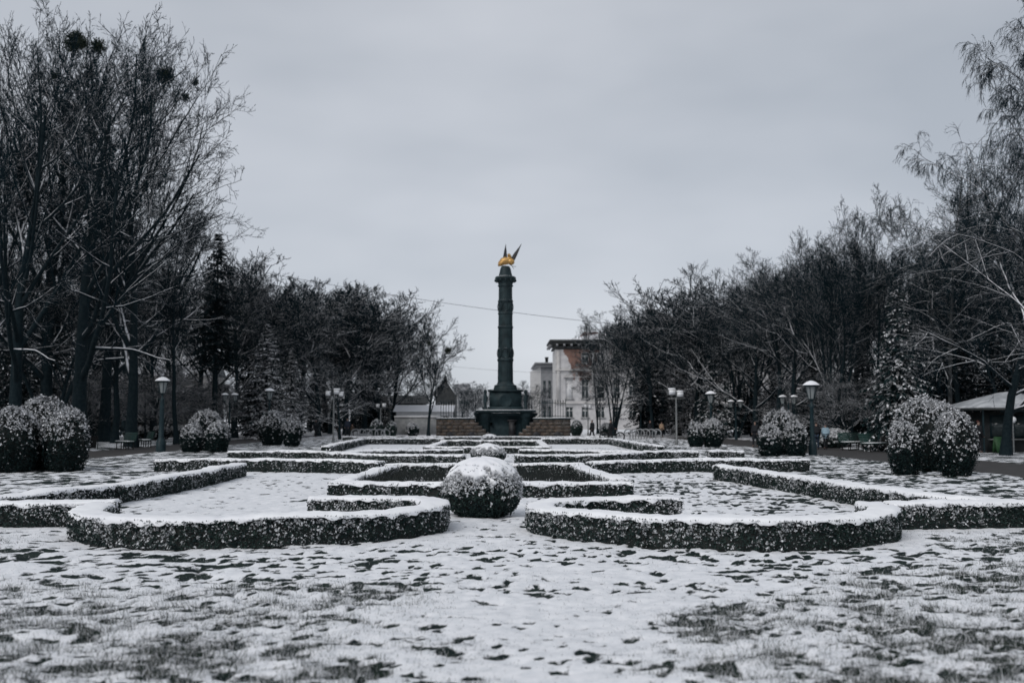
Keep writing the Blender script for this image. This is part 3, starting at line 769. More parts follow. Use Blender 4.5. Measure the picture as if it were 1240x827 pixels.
def conifer_meshes(seed, H=16, base=0.06, spread=0.22, mat='needles', whorl=0.36, droop=-0.10):
    rng = np.random.default_rng(seed)
    V1, F1 = tubes(np.array([[[0, 0, -0.15], [0.03, 0, H * 0.3], [0, 0.04, H * 0.65], [0, 0, H]]]), np.array([[H * 0.017, H * 0.012, H * 0.007, 0.012]]), 8)
    zs = np.arange(base * H, H * 0.985, whorl)
    p, d, L = [], [], []
    for z in zs:
        f = (z / H - base) / (1 - base)
        ln = H * spread * (1 - f) ** 0.85 * (1 if f > 0.08 else 0.75) + 0.12
        nb = int(6 + 4 * (1 - f)); a0 = rng.random() * 6.3
        for k in range(nb):
            a = a0 + k * 6.283 / nb + rng.normal() * 0.25
            el = 0.32 * f - 0.02 + rng.normal() * 0.10
            p.append((0, 0, z + rng.normal() * 0.12)); d.append((math.cos(a), math.sin(a), el)); L.append(ln * rng.uniform(0.62, 1.12))
    p, d, L = np.array(p), nrm(np.array(d)), np.array(L)
    K = 5; P, Dr = grow(p, d, L, K, 0.05, droop, rng)
    P[:, -1, 2] += 0.05 * L; 
    Vb, Fb = tubes(P, rads(np.maximum(0.012, L * 0.012), K, 0.3, 0.006), 3)
    # sprays of needles: leaf-like quads hanging off every branch
    nsp = 24
    t = (np.arange(nsp) + rng.random((len(L), nsp))) / nsp * 0.92 + 0.08
    pi = np.repeat(np.arange(len(L)), nsp); t = t.ravel(); f = t * K; i0 = np.minimum(f.astype(int), K - 1); fr = (f - i0)[:, None]
    q = P[pi, i0] * (1 - fr) + P[pi, i0 + 1] * fr; dq = Dr[pi, np.minimum(i0 + 1, K)]
    side = nrm(np.cross(dq, np.array([0, 0, 1.0]))) * np.where(rng.random(len(t)) < 0.5, -1, 1)[:, None]
    sl = (0.20 + 0.17 * L[pi] * (1.1 - t)) * rng.uniform(0.6, 1.2, len(t))
    sd = nrm(dq * rng.uniform(0.2, 0.9, (len(t), 1)) + side * rng.uniform(0.15, 1, (len(t), 1)) + np.array([0, 0, -1.0]) * rng.uniform(-0.15, 0.75, (len(t), 1)))
    wv = nrm(np.cross(sd, np.array([0, 0, 1.0]) + 0.6 * rng.normal(size=sd.shape))) * (0.10 * sl + 0.035)[:, None]
    A = q; B = q + sd * (sl * 0.45)[:, None]; C = q + sd * sl[:, None] + np.array([0, 0, -0.10]) * sl[:, None]
    V = np.stack([A, B + wv, C, B - wv], 1).reshape(-1, 3)
    # second layer of narrow twigs breaks up the outline
    mc = mesh_data('crown', np.concatenate([Vb, V]), [np.concatenate([Fb, np.arange(len(V)).reshape(-1, 4) + len(Vb)])])
    mt = mesh_data('trunk', V1, F1, True)
    mc.materials.append(M[mat]); mt.materials.append(M['bark'])
    return mt, mc, H
TREES['spruce'] = conifer_meshes(31)
TREES['dark_spruce'] = conifer_meshes(32, mat='dark_needles', spread=0.20)
TREES['high_spruce'] = conifer_meshes(33, H=18, base=0.36, spread=0.20, mat='dark_needles')
TREES['wide_spruce'] = conifer_meshes(34, H=11, base=0.03, spread=0.36, whorl=0.34, droop=-0.14)

def mistletoe_mesh():
    rng = np.random.default_rng(77); k = 420
    v = nrm(rng.normal(size=(k, 3))); p = v * (rng.random((k, 1)) ** 0.6) * (0.35 + 0.25 * rng.random((k, 1)))
    V, F, at = leaves(p, v, np.full(k, 0.06), np.zeros(k), rng)
    Vs, Fs = tubes(np.stack([p * 0.0, p * 0.5 + 0.02 * rng.normal(size=p.shape), p], 1), np.tile([0.012, 0.010, 0.008], (k, 1)), 3)
    m = mesh_data('mistletoe_clump', np.concatenate([V, Vs]), [np.concatenate([F, Fs + len(V)])], False, {'snow': np.zeros(len(V) + len(Vs))}); m.materials.append(M['mistletoe_leaf']); return m
MISTLE = mistletoe_mesh()

def tree(px, D, ytop, kind, label, group, name='bare_tree', rz=None, mist=(), wide=1.0, x=None):
    if D > 94: kind = dict(round='far_round', tall='far_round', spread='far_spread', fork='far_spread').get(kind, kind)
    if kind == 'fork': kind = 'fan'
    mt, mc, h0 = TREES[kind]
    top = on_y(px, ytop, D)[2]; s = top / h0
    X = px_x(px, D) if x is None else x
    o = empty(name, (X, D, -0.05), random.random() * 6.28 if rz is None else rz, s)
    o.scale = (s * wide, s * wide, s)
    tag(o, label, 'tree', group)
    link('trunk', mt, None, o); link('crown', mc, None, o)
    if mist:
        M_inv = (Matrix.Translation(o.location) @ Matrix.Rotation(o.rotation_euler.z, 4, 'Z') @ Matrix.Diagonal((s * wide, s * wide, s, 1))).inverted()
        for (mx, my, mr) in mist:
            t_ = np.array(M_inv @ Vector(on_y(mx, my, D).tolist()))
            co = np.empty(len(mc.vertices) * 3, dtype=np.float32); mc.vertices.foreach_get('co', co); co = co.reshape(-1, 3)
            w = co[np.argmin(np.linalg.norm(co - t_, axis=1))]          # hangs on the nearest branch of this crown
            m = link('mistletoe_clump', MISTLE, None, o, w); q = mr / 0.5 / s
            m.scale = (q / wide, q / wide, q * 0.9)
    return o

GL, GR = 'bare park trees opposite the kiosk', 'bare park trees on the kiosk side'
LOOK = dict(round='round crowned bare tree with one straight trunk', tall='slim upright bare tree with one tall trunk', fork='bare tree with low forking limbs', fan='bare tree fanning out from four trunks', oak='broad bare tree with one stout trunk', young='slender young bare tree', spread='wide spreading bare tree with low limbs', shrubby='bare thicket of many thin stems')
def LB(kind, side, D):
    if kind == 'fork': kind = 'fan' if D <= 94 else 'spread'
    if kind == 'tall' and D > 94: kind = 'round'
    return LOOK[kind] + (' in the front rows ' if D < 95 else ' deep in the wood ') + side
OPP, KSD = 'opposite the kiosk', 'on the kiosk side'
tree(96, 56, 16, 'oak', 'tallest spreading bare tree with mistletoe, behind the bush cluster opposite the kiosk', GL, mist=((88, 52, 0.75), (113, 25, 0.5), (120, 48, 0.4), (60, 90, 0.3)), rz=2.4, wide=0.82)
tree(160, 62, 62, 'oak', 'forked bare tree with mistletoe balls behind the single lantern opposite the kiosk', GL, mist=((145, 55, 0.6), (200, 95, 0.7), (172, 130, 0.5), (225, 120, 0.3), (250, 110, 0.25)), rz=5.5, wide=0.66)
for (px, D, yt, kd, wd) in [(18, 53, 18, 'oak', 0.7), (55, 70, 55, 'oak', 0.75), (128, 76, 80, 'oak', 0.7), (-75, 54, -10, 'fan', 0.9), (62, 66, 230, 'fork', 1), (140, 72, 265, 'tall', 1.1), (215, 70, 235, 'tall', 0.7), (-15, 72, 210, 'spread', 1), (20, 84, 270, 'fork', 1),
                        (110, 88, 290, 'round', 1), (190, 90, 310, 'tall', 1), (-100, 66, 120, 'tall', 1),
                        (240, 98, 270, 'fork', 1), (285, 92, 322, 'tall', 1.2), (305, 105, 318, 'round', 1.1), (338, 100, 335, 'fork', 1), (362, 112, 330, 'tall', 1.2), (385, 104, 352, 'round', 1.1), (400, 118, 345, 'spread', 1),
                        (420, 112, 345, 'tall', 1.3), (441, 120, 352, 'round', 1.1), (462, 116, 358, 'spread', 1.05), (150, 110, 330, 'round', 1.1), (60, 112, 330, 'spread', 1.1), (215, 120, 340, 'spread', 1.1),
                        (325, 130, 350, 'spread', 1.1), (310, 112, 345, 'round', 1.1), (352, 118, 345, 'spread', 1.0), (395, 126, 350, 'round', 1.1), (425, 128, 352, 'spread', 1.0), (450, 132, 358, 'round', 1.1), (478, 128, 372, 'round', 1.0), (375, 140, 375, 'round', 1.2), (430, 140, 380, 'spread', 1.2), (270, 135, 340, 'fork', 1.2), (-60, 100, 280, 'spread', 1.1), (0, 130, 340, 'round', 1.2), (100, 140, 360, 'tall', 1.2), (180, 145, 330, 'spread', 1.2)]:
    tree(px, D, yt, kd, LB(kd, OPP, D), GL, wide=wd)
tree(412, 84, 430, 'drooping', 'low bare tree with snowy arching twigs behind the floodlight pole opposite the kiosk', GL, wide=1.1)
tree(519, 104, 404, 'young', 'lone slender bare tree beside the terrace wall with a dark clump at its crown', GL, mist=((541, 424, 0.5), (519, 412, 0.3)), wide=0.95, rz=1.0)
tree(260, 84, 280, 'high_spruce', 'tall spruce with high dark crown on a bare trunk, opposite the kiosk', 'spruces opposite the kiosk', 'spruce_tree')
tree(322, 88, 392, 'spruce', 'snow dusted spruce reaching the ground behind the paired bushes opposite the kiosk', 'spruces opposite the kiosk', 'spruce_tree', wide=1.5)
for (px, D, yt, kd, wd) in [(352, 94, 420, 'spruce', 1.3), (300, 100, 400, 'dark_spruce', 1.3), (66, 80, 350, 'dark_spruce', 1.3), (20, 70, 360, 'dark_spruce', 1.4), (-40, 78, 330, 'dark_spruce', 1.4), (118, 96, 360, 'dark_spruce', 1.4), (455, 128, 430, 'dark_spruce', 1.5)]:
    tree(px, D, yt, kd, 'dark spruce standing among the bare trees opposite the kiosk', 'spruces opposite the kiosk', 'spruce_tree', wide=wd)

# kiosk side
tree(742, 100, 372, 'shrubby', 'snowy many stemmed bare tree before the worn building', GR, wide=1.1, rz=0.3)
tree(724, 118, 395, 'shrubby', 'thin bare tree against the worn brick facade', GR, wide=0.8, rz=1.5)
tree(1006, 64, 246, 'fan', 'large bare tree with leaning snowy stems behind the dark bush trio on the kiosk side', GR, rz=4.0, wide=0.8)
tree(1318, 48, -20, 'birch', 'tall weeping birch rising behind the kiosk', 'weeping birches', 'birch_tree', wide=0.72, rz=0.5)
tree(1216, 47, 225, 'drooping', 'bare tree with low snowy sweeping branches beside the kiosk roof', GR, wide=1.15, rz=0.5)
tree(1150, 58, 180, 'birch', 'weeping birch behind the big snowy spruce', 'weeping birches', 'birch_tree', wide=0.85, rz=3.5)
for (px, D, yt, kd, wd) in [(1062, 66, 262, 'fan', 1), (1095, 74, 280, 'round', 1), (1165, 66, 250, 'tall', 1.0), (1225, 62, 215, 'fan', 0.8), (1285, 60, 150, 'fork', 0.8), (1115, 84, 310, 'fork', 1), (1180, 84, 320, 'spread', 1),
                        (968, 74, 296, 'round', 1.1), (940, 82, 310, 'tall', 1.3), (915, 88, 318, 'spread', 1.1), (890, 92, 330, 'fork', 1.1), (868, 98, 332, 'tall', 1.4), (845, 100, 342, 'round', 1.1), (822, 106, 352, 'spread', 1.1),
                        (800, 112, 362, 'tall', 1.4), (776, 116, 368, 'round', 1.1), (1030, 84, 280, 'tall', 1.2), (990, 96, 310, 'spread', 1.1), (955, 104, 330, 'fork', 1.1), (905, 110, 345, 'round', 1.2), (860, 118, 355, 'spread', 1.1),
                        (820, 126, 372, 'fork', 1.2), (1240, 78, 300, 'spread', 1.1), (1300, 70, 260, 'round', 1.1), (1060, 100, 350, 'round', 1.2), (1130, 104, 350, 'spread', 1.2), (1200, 106, 350, 'tall', 1.2), (930, 128, 370, 'spread', 1.2), (1010, 126, 340, 'spread', 1.2)]:
    tree(px, D, yt, kd, LB(kd, KSD, D), GR, wide=wd)
tree(790, 97, 372, 'far_round', 'round bare tree half hiding the narrow dark spruce', GR, wide=0.95)
tree(1090, 54.5, 346, 'wide_spruce', 'big snow laden spruce with sweeping branches behind the bush cluster by the kiosk', 'spruces on the kiosk side', 'spruce_tree', wide=0.92)
tree(868, 92, 408, 'wide_spruce', 'broad greenish spruce with snowy tiers behind the bush pair on the kiosk side', 'spruces on the kiosk side', 'spruce_tree', wide=0.95)
tree(784, 104, 384, 'dark_spruce', 'narrow dark spruce next to the many stemmed tree before the worn building', 'spruces on the kiosk side', 'spruce_tree', wide=1.35)
for (px, D, yt, kd, wd) in [(985, 76, 420, 'dark_spruce', 1.7), (1150, 70, 330, 'dark_spruce', 1.5), (1046, 72, 400, 'dark_spruce', 1.5), (1205, 66, 360, 'dark_spruce', 1.6), (820, 104, 425, 'spruce', 1.6), (910, 100, 430, 'dark_spruce', 1.5), (1260, 64, 330, 'dark_spruce', 1.5)]:
    tree(px, D, yt, kd, 'dark spruce standing among the bare trees on the kiosk side', 'spruces on the kiosk side', 'spruce_tree', wide=wd)
tree(1028, 62, 452, 'shrubby', 'pale frosted bare shrub behind the green benches on the kiosk side', 'bare shrubs', 'bare_shrub', wide=2.0)
tree(1000, 74, 440, 'drooping', 'low drooping bare shrub beside the dark trio on the kiosk side', 'bare shrubs', 'bare_shrub', wide=1.6)
# distant trees closing the view behind the plaza
for (px, D, yt, kd) in [(574, 190, 470, 'young'), (586, 205, 474, 'tall'), (634, 200, 468, 'round'), (645, 185, 462, 'fork'), (600, 220, 478, 'spread'), (560, 210, 462, 'tall'), (496, 170, 440, 'spread'), (475, 160, 420, 'round'), (620, 230, 480, 'tall')]:
    tree(px, D, yt, kd, 'small distant bare tree beyond the plaza of the column', 'distant trees beyond the plaza', wide=1.6)
# undergrowth between the trunks
for q in range(46):
    D = random.uniform(72, 135); sd = -1 if q % 2 else 1
    X = sd * random.uniform(24 if D < 105 else 17, 62); kd = 'shrubby'
    px = 602 + X / D * FPX
    tree(px, D, random.uniform(440, 478) if D < 100 else random.uniform(452, 486), kd, 'bare thicket of thin stems under the trees ' + (OPP if sd < 0 else KSD), 'undergrowth ' + (OPP if sd < 0 else KSD), 'bare_shrub', wide=random.uniform(1.6, 2.4))
for (px, D, yt) in [(5, 100, 400), (40, 120, 420), (90, 115, 430), (140, 125, 435), (175, 118, 440), (215, 130, 440), (235, 110, 450), (385, 125, 440), (410, 135, 450), (440, 140, 455), (800, 130, 440), (850, 126, 445), (895, 124, 448), (940, 118, 440), (975, 115, 445), (1020, 110, 430), (1075, 105, 420), (1120, 100, 410), (1170, 95, 400), (1225, 90, 390)]:
    tree(px, D, yt, 'dark_spruce', 'dark spruce deep in the wood ' + (OPP if px < 600 else KSD), 'deep wood spruces ' + (OPP if px < 600 else KSD), 'spruce_tree', wide=1.9)

# low snowy shrubs along the wood edge and round the plaza
k = 0
for (px, yb, w_, h_, lb, gr) in [(180, 527, 58, 14, 'low snow covered juniper mound behind the benches opposite the kiosk', 'low snowy shrubs'), (215, 524, 40, 12, 'low snow covered juniper mound behind the single lantern opposite the kiosk', 'low snowy shrubs'),
                        (456, 524, 16, 20, 'round clipped shrub at the plaza edge, next to the bicycle hoops opposite the kiosk', 'plaza shrubs'), (474, 525, 13, 19, 'round clipped shrub at the plaza edge before the low white wall', 'plaza shrubs'),
                        (500, 523, 14, 14, 'snowy little shrub before the low white wall', 'plaza shrubs'), (698, 523, 14, 18, 'dark clipped shrub beside the terrace wall on the kiosk side', 'plaza shrubs'),
                        (735, 523, 16, 14, 'snowy little shrub behind the cyclist', 'plaza shrubs'), (1010, 537, 40, 22, 'snow covered spreading shrub behind the green benches on the kiosk side', 'low snowy shrubs'),
                        (1058, 540, 30, 12, 'dark low shrub under the big snow laden spruce', 'low snowy shrubs')]:
    D = on_z(600, yb + 4)[1]
    bush('low_shrub', lb, (px_x(px, D), D, -0.05), w_ / 2 / FPX * D, h_ / FPX * D, 'shrub', gr, 'ball' if h_ > 15 else 'vase', 2600, 0.07, 60 + k, False, snow_hi=0.3 if 'snow' in lb else 0.7); k += 1

# ------------------------------------------------------------------ the column monument
MY = 86.5
mx = px_x(612, MY); pm = MY / FPX                       # metres per photo pixel there
zz_ = lambda py: float(on_y(612, py, MY)[2])
mon = empty('column_monument', (mx, MY, 0)); tag(mon, 'tall dark iron column on a stepped granite base, crowned by a gilded bird', 'monument')
zp, zs_, zb = zz_(497), zz_(474), zz_(466)
b = MB(); b.lathe([(2.45, -0.2), (2.45, 0.25), (2.3, 0.3), (2.2, zp - 0.5), (2.35, zp - 0.42), (2.35, zp - 0.22)], 4, phase=math.pi / 4, sx=1.62, sy=1.28); b.build('base_block', M['granite'], mon)
b = MB(); b.box((0, 0, zp - 0.09), (5.1, 5.1, 0.18)); slab = b.build('cornice_slab', M['granite'], mon)
b = MB(); b.box((0, 0, zp + 0.025), (5.0, 5.0, 0.05)); b.build('snow_cover', M['snow'], slab)
for sx in (-1, 1):                                      # corner bastions and embrasures of the base
    MB().lathe([(0.50, -0.2), (0.46, zp - 0.62), (0.54, zp - 0.55), (0.54, zp - 0.20)], 12, (sx * 1.75, -1.9, 0)).build('corner_bastion', M['granite'], mon, True)
    MB().lathe([(0.50, -0.2), (0.46, zp - 0.62), (0.54, zp - 0.55), (0.54, zp - 0.20)], 12, (sx * 1.75, 1.9, 0)).build('corner_bastion', M['granite'], mon, True)
MB().box((0.55, -2.18, 0.75), (0.55, 0.25, 1.5)).box((0.55, -2.20, 1.56), (0.8, 0.3, 0.12)).build('doorway', M['dark_bronze'], mon)
for sx in (-1, 1):
    MB().tube([(sx * 1.0 - 0.2, -1.95, 1.25), (sx * 1.0 - 0.2, -2.5, 1.3)], [0.15, 0.11], 10).build('cannon_barrel', M['iron'], mon, True)
# pedestal
b = MB(); b.box((0, 0, (zp + 0.02 + zs_) / 2), (2.75, 2.75, zs_ - zp - 0.02)); ped = b.build('pedestal', M['iron'], mon)
MB().box((0, 0, zs_ + 0.05), (3.05, 3.05, 0.14)).box((0, 0, zp + 0.17), (3.0, 3.0, 0.3)).build('pedestal_moulding', M['iron'], mon)
MB().lathe([(0.0, 0), (0.50, 0.0), (0.56, 0.04), (0.56, 0.10), (0.48, 0.10), (0.42, 0.05), (0.0, 0.03)], 20, cap=False).build('wreath_plaque', M['granite'], ped, True, (0, -1.385, (zp + zs_) / 2)).rotation_euler = (math.pi / 2, 0, 0)
for sx in (-1, 1):                                      # standing ornaments at the pedestal corners
    MB().lathe([(0.22, 0), (0.16, 0.15), (0.12, 0.5), (0.17, 0.8), (0.2, 1.1), (0.10, 1.3), (0.13, 1.45), (0.17, 1.55), (0.10, 1.68), (0.0, 1.74)], 10, (sx * 1.72, -1.5, zp + 0.05)).build('corner_ornament', M['iron'], mon, True)
# shaft
zt = zz_(348)
rb, rt = 9.5 * pm, 8.3 * pm
b = MB(); b.lathe([(1.02, zs_ + 0.12), (1.02, zs_ + 0.34), (0.96, zs_ + 0.38), (0.99, zs_ + 0.46), (0.95, zs_ + 0.54), (0.78, zs_ + 0.58), (0.74, zs_ + 0.66), (rb, zb + 0.22)], 24); b.build('shaft_foot', M['iron'], mon, True)
flutes = 20; seg = flutes * 4; zl = np.linspace(zb + 0.2, zt, 12); a = np.arange(seg) * 2 * math.pi / seg
V = np.array([[(rb + (rt - rb) * (q - zb) / (zt - zb)) * (1 - 0.035 * (0.5 + 0.5 * math.cos(flutes * t))) * c_ for c_ in (math.cos(t), math.sin(t))] + [q] for q in zl for t in a])
i, j = np.meshgrid(np.arange(11), np.arange(seg), indexing='ij'); jn = (j + 1) % seg
link('shaft', mesh_data('shaft', V, np.stack([i * seg + j, i * seg + jn, (i + 1) * seg + jn, (i + 1) * seg + j], -1).reshape(-1, 4), True), M['iron'], mon)
for py_, t_, ex in ((436, 0.14, 0.04), (396.5, 0.12, 0.035), (380, 0.08, 0.03), (365, 0.12, 0.045)):
    zc = zz_(py_); rr = rb + (rt - rb) * (zc - zb) / (zt - zb)
    MB().lathe([(rr - 0.02, zc - t_), (rr + ex, zc - t_ * 0.8), (rr + ex * 1.3, zc), (rr + ex, zc + t_ * 0.8), (rr - 0.02, zc + t_)], 32, cap=False).build('shaft_band', M['iron'], mon, True)
for py_, hgt_ in ((428, 1.0), (372, 1.1)):              # relief wreaths on the shaft
    zc = zz_(py_); rr = rb + (rt - rb) * (zc - zb) / (zt - zb)
    for q in range(6):
        th = q * math.pi / 3 + math.pi / 6
        c0 = np.array([math.cos(th), math.sin(th)]) * (rr - 0.02); tn = np.array([-math.sin(th), math.cos(th)])
        pts = [(c0[0] + tn[0] * 0.30 * math.cos(u), c0[1] + tn[1] * 0.30 * math.cos(u), zc + 0.42 * math.sin(u)) for u in np.linspace(0, 2 * math.pi, 15)]
        MB().tube(pts, 0.045, 6).build('relief_wreath', M['iron'], mon, True)
MB().lathe([(rt, zt), (rt + 0.10, zt + 0.12), (rt + 0.02, zt + 0.22), (rt + 0.08, zt + 0.42), (rt + 0.24, zt + 0.62), (rt + 0.32, zt + 0.66), (rt + 0.32, zt + 0.86), (rt + 0.20, zt + 0.94), (0.56, zt + 0.98)], 24).build('capital', M['iron'], mon, True)
for q in range(12):
    th = q * math.pi / 6
    MB().lathe([(0.0, -0.12), (0.09, -0.06), (0.11, 0.04), (0.06, 0.12), (0.0, 0.14)], 8, ((rt + 0.28) * math.cos(th), (rt + 0.28) * math.sin(th), zt + 0.56)).build('capital_bracket', M['iron'], mon, True)
zd = zt + 0.95
MB().lathe([(0.60, zd), (0.58, zd + 0.14), (0.52, zd + 0.36), (0.47, zd + 0.62), (0.40, zd + 0.82), (0.30, zd + 0.92), (0.0, zd + 0.95)], 24).build('dome', M['iron'], mon, True)
# gilded bird with raised wings
zk = zd + 0.90
bird = empty('gilded_bird', (0, 0, zk)); bird.parent = mon
def blob(mb, c, r_, rot=0, seg=14):
    a = np.linspace(-math.pi / 2, math.pi / 2, 9)
    V0 = MB(); V0.lathe([(math.cos(t), math.sin(t)) for t in a], seg, cap=False)
    V = V0.V[0] * np.array(r_) @ np.array(Matrix.Rotation(rot, 3, 'Y')).T
    mb.add(V + np.array(c), V0.Q[0])
b = MB()
bpts = [(-0.62, 0.1, 0.02), (-0.50, 0.05, 0.22), (-0.22, 0, 0.42), (0.10, -0.02, 0.50), (0.34, -0.05, 0.62), (0.36, -0.10, 0.86), (0.30, -0.22, 0.96), (0.28, -0.40, 0.90)]
b.tube(bpts, [0.05, 0.20, 0.34, 0.36, 0.26, 0.16, 0.15, 0.02], 12)
body = b.build('bird_body', M['gilding'], bird, True)
b = MB(); blob(b, (0.46, -0.1, 0.40), (0.34, 0.30, 0.30), 0.4); b.build('bird_breast', M['gilding'], bird, True)
b = MB(); blob(b, (-0.30, -0.1, 0.28), (0.42, 0.30, 0.22), -0.6); b.build('bird_wing_root', M['gilding'], bird, True)
for s_, tip, bs in ((-1, (0.02, 0.1, 2.02), (-0.05, 0.05, 0.55)), (1, (1.42, 0.15, 2.05), (0.62, 0.05, 0.62))):
    tip, bs = np.array(tip), np.array(bs); ax = nrm(tip - bs); sd = nrm(np.cross(ax, np.array([0, 1.0, 0])))
    wing = MB()
    for q, off in enumerate((-0.10, -0.03, 0.04, 0.11)):        # overlapping flight feathers
        st_ = bs + sd * off; en = tip + sd * off * 0.1 - ax * abs(off) * (1.4 if q != 1 else 0)
        P_ = [st_ + (en - st_) * u + np.array([0, 0.05 * q, 0]) for u in (0, 0.35, 0.7, 1)]
        wing.tube(P_, [0.10, 0.095, 0.06, 0.008], 6)
    wing.build('bird_wing', M['dark_bronze'], bird, True)
MB().tube([(0.45, -0.1, 0.08), (0.62, -0.12, -0.02), (0.95, -0.15, -0.05)], [0.03, 0.025, 0.015], 6).tube([(0.60, -0.12, 0.02), (0.72, -0.13, -0.25)], [0.025, 0.01], 6).build('bird_branch', M['dark_bronze'], bird, True)

# the stone terrace walls flanking the base, stepping down towards it
def terrace(x_out, x_in, label):
    zt_ = zz_(507.5)
    sg = 1 if x_in > x_out else -1
    root = empty('terrace_wall', ((x_out + x_in) / 2, MY - 3.2, 0)); tag(root, label, 'wall', 'stone terrace walls of the monument')
    L = abs(x_in - x_out); cx = (x_out + x_in) / 2
    nst = 6; hs = zt_ / nst
    for k_ in range(nst):
        xb = x_in - sg * k_ * 0.30; Lk = abs(xb - x_out); u = -0.3 * (k_ % 2) * random.random()
        while u < Lk - 0.02:                                # every stone of the course on its own
            w_ = random.uniform(0.42, 0.85); a_, e_ = max(u, 0), min(u + w_, Lk); u += w_
            if Lk - e_ < 0.2: e_ = Lk; u = Lk
            xm = x_out + sg * (a_ + e_) / 2 - cx
            MB().box((xm, random.uniform(-0.025, 0.02), hs * (k_ + 0.5) - 0.02 * (k_ == 0)), (e_ - a_ - 0.014, 1.7 - 0.006 * k_, hs - 0.014)).build('stone_block', M['terrace_stone'], root)
    b = MB(); b.box(((x_out + x_in - sg * 5 * 0.30) / 2 - cx, 0, zt_ + 0.04), (L - 5 * 0.30 + 0.12, 1.8, 0.09)); cop = b.build('coping', M['granite'], root)
    b = MB(); b.box(((x_out + x_in - sg * 5 * 0.30) / 2 - cx, 0, zt_ + 0.105), (L - 5 * 0.30, 1.7, 0.05)); b.build('snow_cover', M['snow'], cop)
    for u in (0.24, 0.62):
        xx = x_out + sg * L * u - cx
        MB().lathe([(0.30, 0), (0.30, 0.32), (0.28, 0.44), (0.20, 0.56), (0.08, 0.63), (0, 0.64)], 12, (xx, -0.88, 0), sy=0.25).build('niche_plate', M['dark_bronze'], root, True)
    # iron railing along the wall
    rail = MB()
    xs = np.arange(0.3, L - 2.0, 0.22)
    zr = zt_ + 0.08
    for q in xs:
        xx = x_out + sg * q - cx
        MB().lathe([(0.022, 0), (0.022, 1.35), (0.05, 1.38), (0.03, 1.46), (0.0, 1.62)], 5, (xx, 0.6, zr)).build('railing_bar', M['iron'], root)
    for zq in (0.18, 1.28):
        MB().box((x_out + sg * (0.3 + L - 2.0) / 2 - cx, 0.6, zr + zq), (L - 2.3, 0.05, 0.05)).build('railing_rail', M['iron'], root)
terrace(px_x(529, MY - 3.2), px_x(597, MY - 3.2), 'brownish stone terrace wall stepping down to the column base, beside the slender lone tree')
terrace(px_x(690, MY - 3.2), px_x(624, MY - 3.2), 'brownish stone terrace wall stepping down to the column base, before the worn building')

# ------------------------------------------------------------------ buildings
def wall_open(x0, x1, z0, z1, holes, y=0.0, depth=0.35):
    """front wall in the XZ plane with real openings and their reveals"""
    xs = sorted({x0, x1, *[h[0] for h in holes], *[h[1] for h in holes]}); zs = sorted({z0, z1, *[h[2] for h in holes], *[h[3] for h in holes]})
    b = MB()
    for xa, xb in zip(xs[:-1], xs[1:]):
        for za, zb_ in zip(zs[:-1], zs[1:]):
            cx, cz = (xa + xb) / 2, (za + zb_) / 2
            if any(h[0] < cx < h[1] and h[2] < cz < h[3] for h in holes): continue
            b.add([[xa, y, za], [xb, y, za], [xb, y, zb_], [xa, y, zb_]], [[0, 1, 2, 3]])
    for h in holes:
        a_, c_, lo, hi = h; d_ = y + depth
        b.add([[a_, y, lo], [c_, y, lo], [c_, d_, lo], [a_, d_, lo]], [[0, 1, 2, 3]]); b.add([[a_, y, hi], [c_, y, hi], [c_, d_, hi], [a_, d_, hi]], [[3, 2, 1, 0]])
        b.add([[a_, y, lo], [a_, d_, lo], [a_, d_, hi], [a_, y, hi]], [[0, 1, 2, 3]]); b.add([[c_, y, lo], [c_, d_, lo], [c_, d_, hi], [c_, y, hi]], [[3, 2, 1, 0]])
    return b
def window(root, x0, x1, z0, z1, y=0.0, frame='white_paint', blind=False):
    f = MB(); w, h = x1 - x0, z1 - z0; cx, cz = (x0 + x1) / 2, (z0 + z1) / 2; t = 0.09; yy = y + 0.24
    f.box((x0 + t / 2, yy, cz), (t, 0.08, h)).box((x1 - t / 2, yy, cz), (t, 0.08, h)).box((cx, yy, z0 + t / 2), (w - 2 * t, 0.08, t)).box((cx, yy, z1 - t / 2), (w - 2 * t, 0.08, t))
    f.box((cx, yy, cz), (0.07, 0.07, h - 2 * t)).box((cx, yy, z0 + h * 0.66), (w - 2 * t, 0.065, 0.07))
    o = f.build('window', M[frame], root)
    g_ = MB(); g_.box((cx, yy + 0.03, cz), (w - 0.02, 0.02, h - 0.02)); g_.build('pane', M['white_paint' if blind else 'window_glass'], o)
    s = MB(); s.box((cx, y - 0.08, z0 - 0.06), (w + 0.3, 0.2, 0.10)); s.build('sill', M['tin_roof'], o)
BY = 165.0
bx0 = px_x(673, BY)
bld = empty('worn_building', (bx0, BY, 0)); tag(bld, 'three storey classical building with pale peeling plaster baring red brick', 'building')
zf = lambda py, D=BY: float(on_y(660, py, D)[2])
ztop = zf(423); LEN = 46.0
holes = []; cols = [1.35 + 2.62 * q for q in range(17)]
for q, xw in enumerate(cols):
    if q: holes += [(xw + 0.3, xw + 1.55, zf(440), zf(426.5))]
    holes += [(xw + 0.3, xw + 1.55, zf(483), zf(459)), (xw + 0.3, xw + 1.55, zf(506), zf(492.5))]
wall_open(0, LEN, -0.2, ztop, holes).build('wall', M['worn_facade'], bld)
for q, h in enumerate(holes):
    window(bld, *h, blind=(q == 0))
b = MB(); b.add([[0, 0, -0.2], [0, 9, -0.2], [0, 9, ztop], [0, 0, ztop]], [[0, 3, 2, 1]]); b.build('side_wall', M['pale_plaster'], bld)
b = MB(); b.add([[LEN, 0, -0.2], [LEN, 9, -0.2], [LEN, 9, ztop], [LEN, 0, ztop]], [[0, 1, 2, 3]]); b.build('side_wall', M['pale_plaster'], bld)
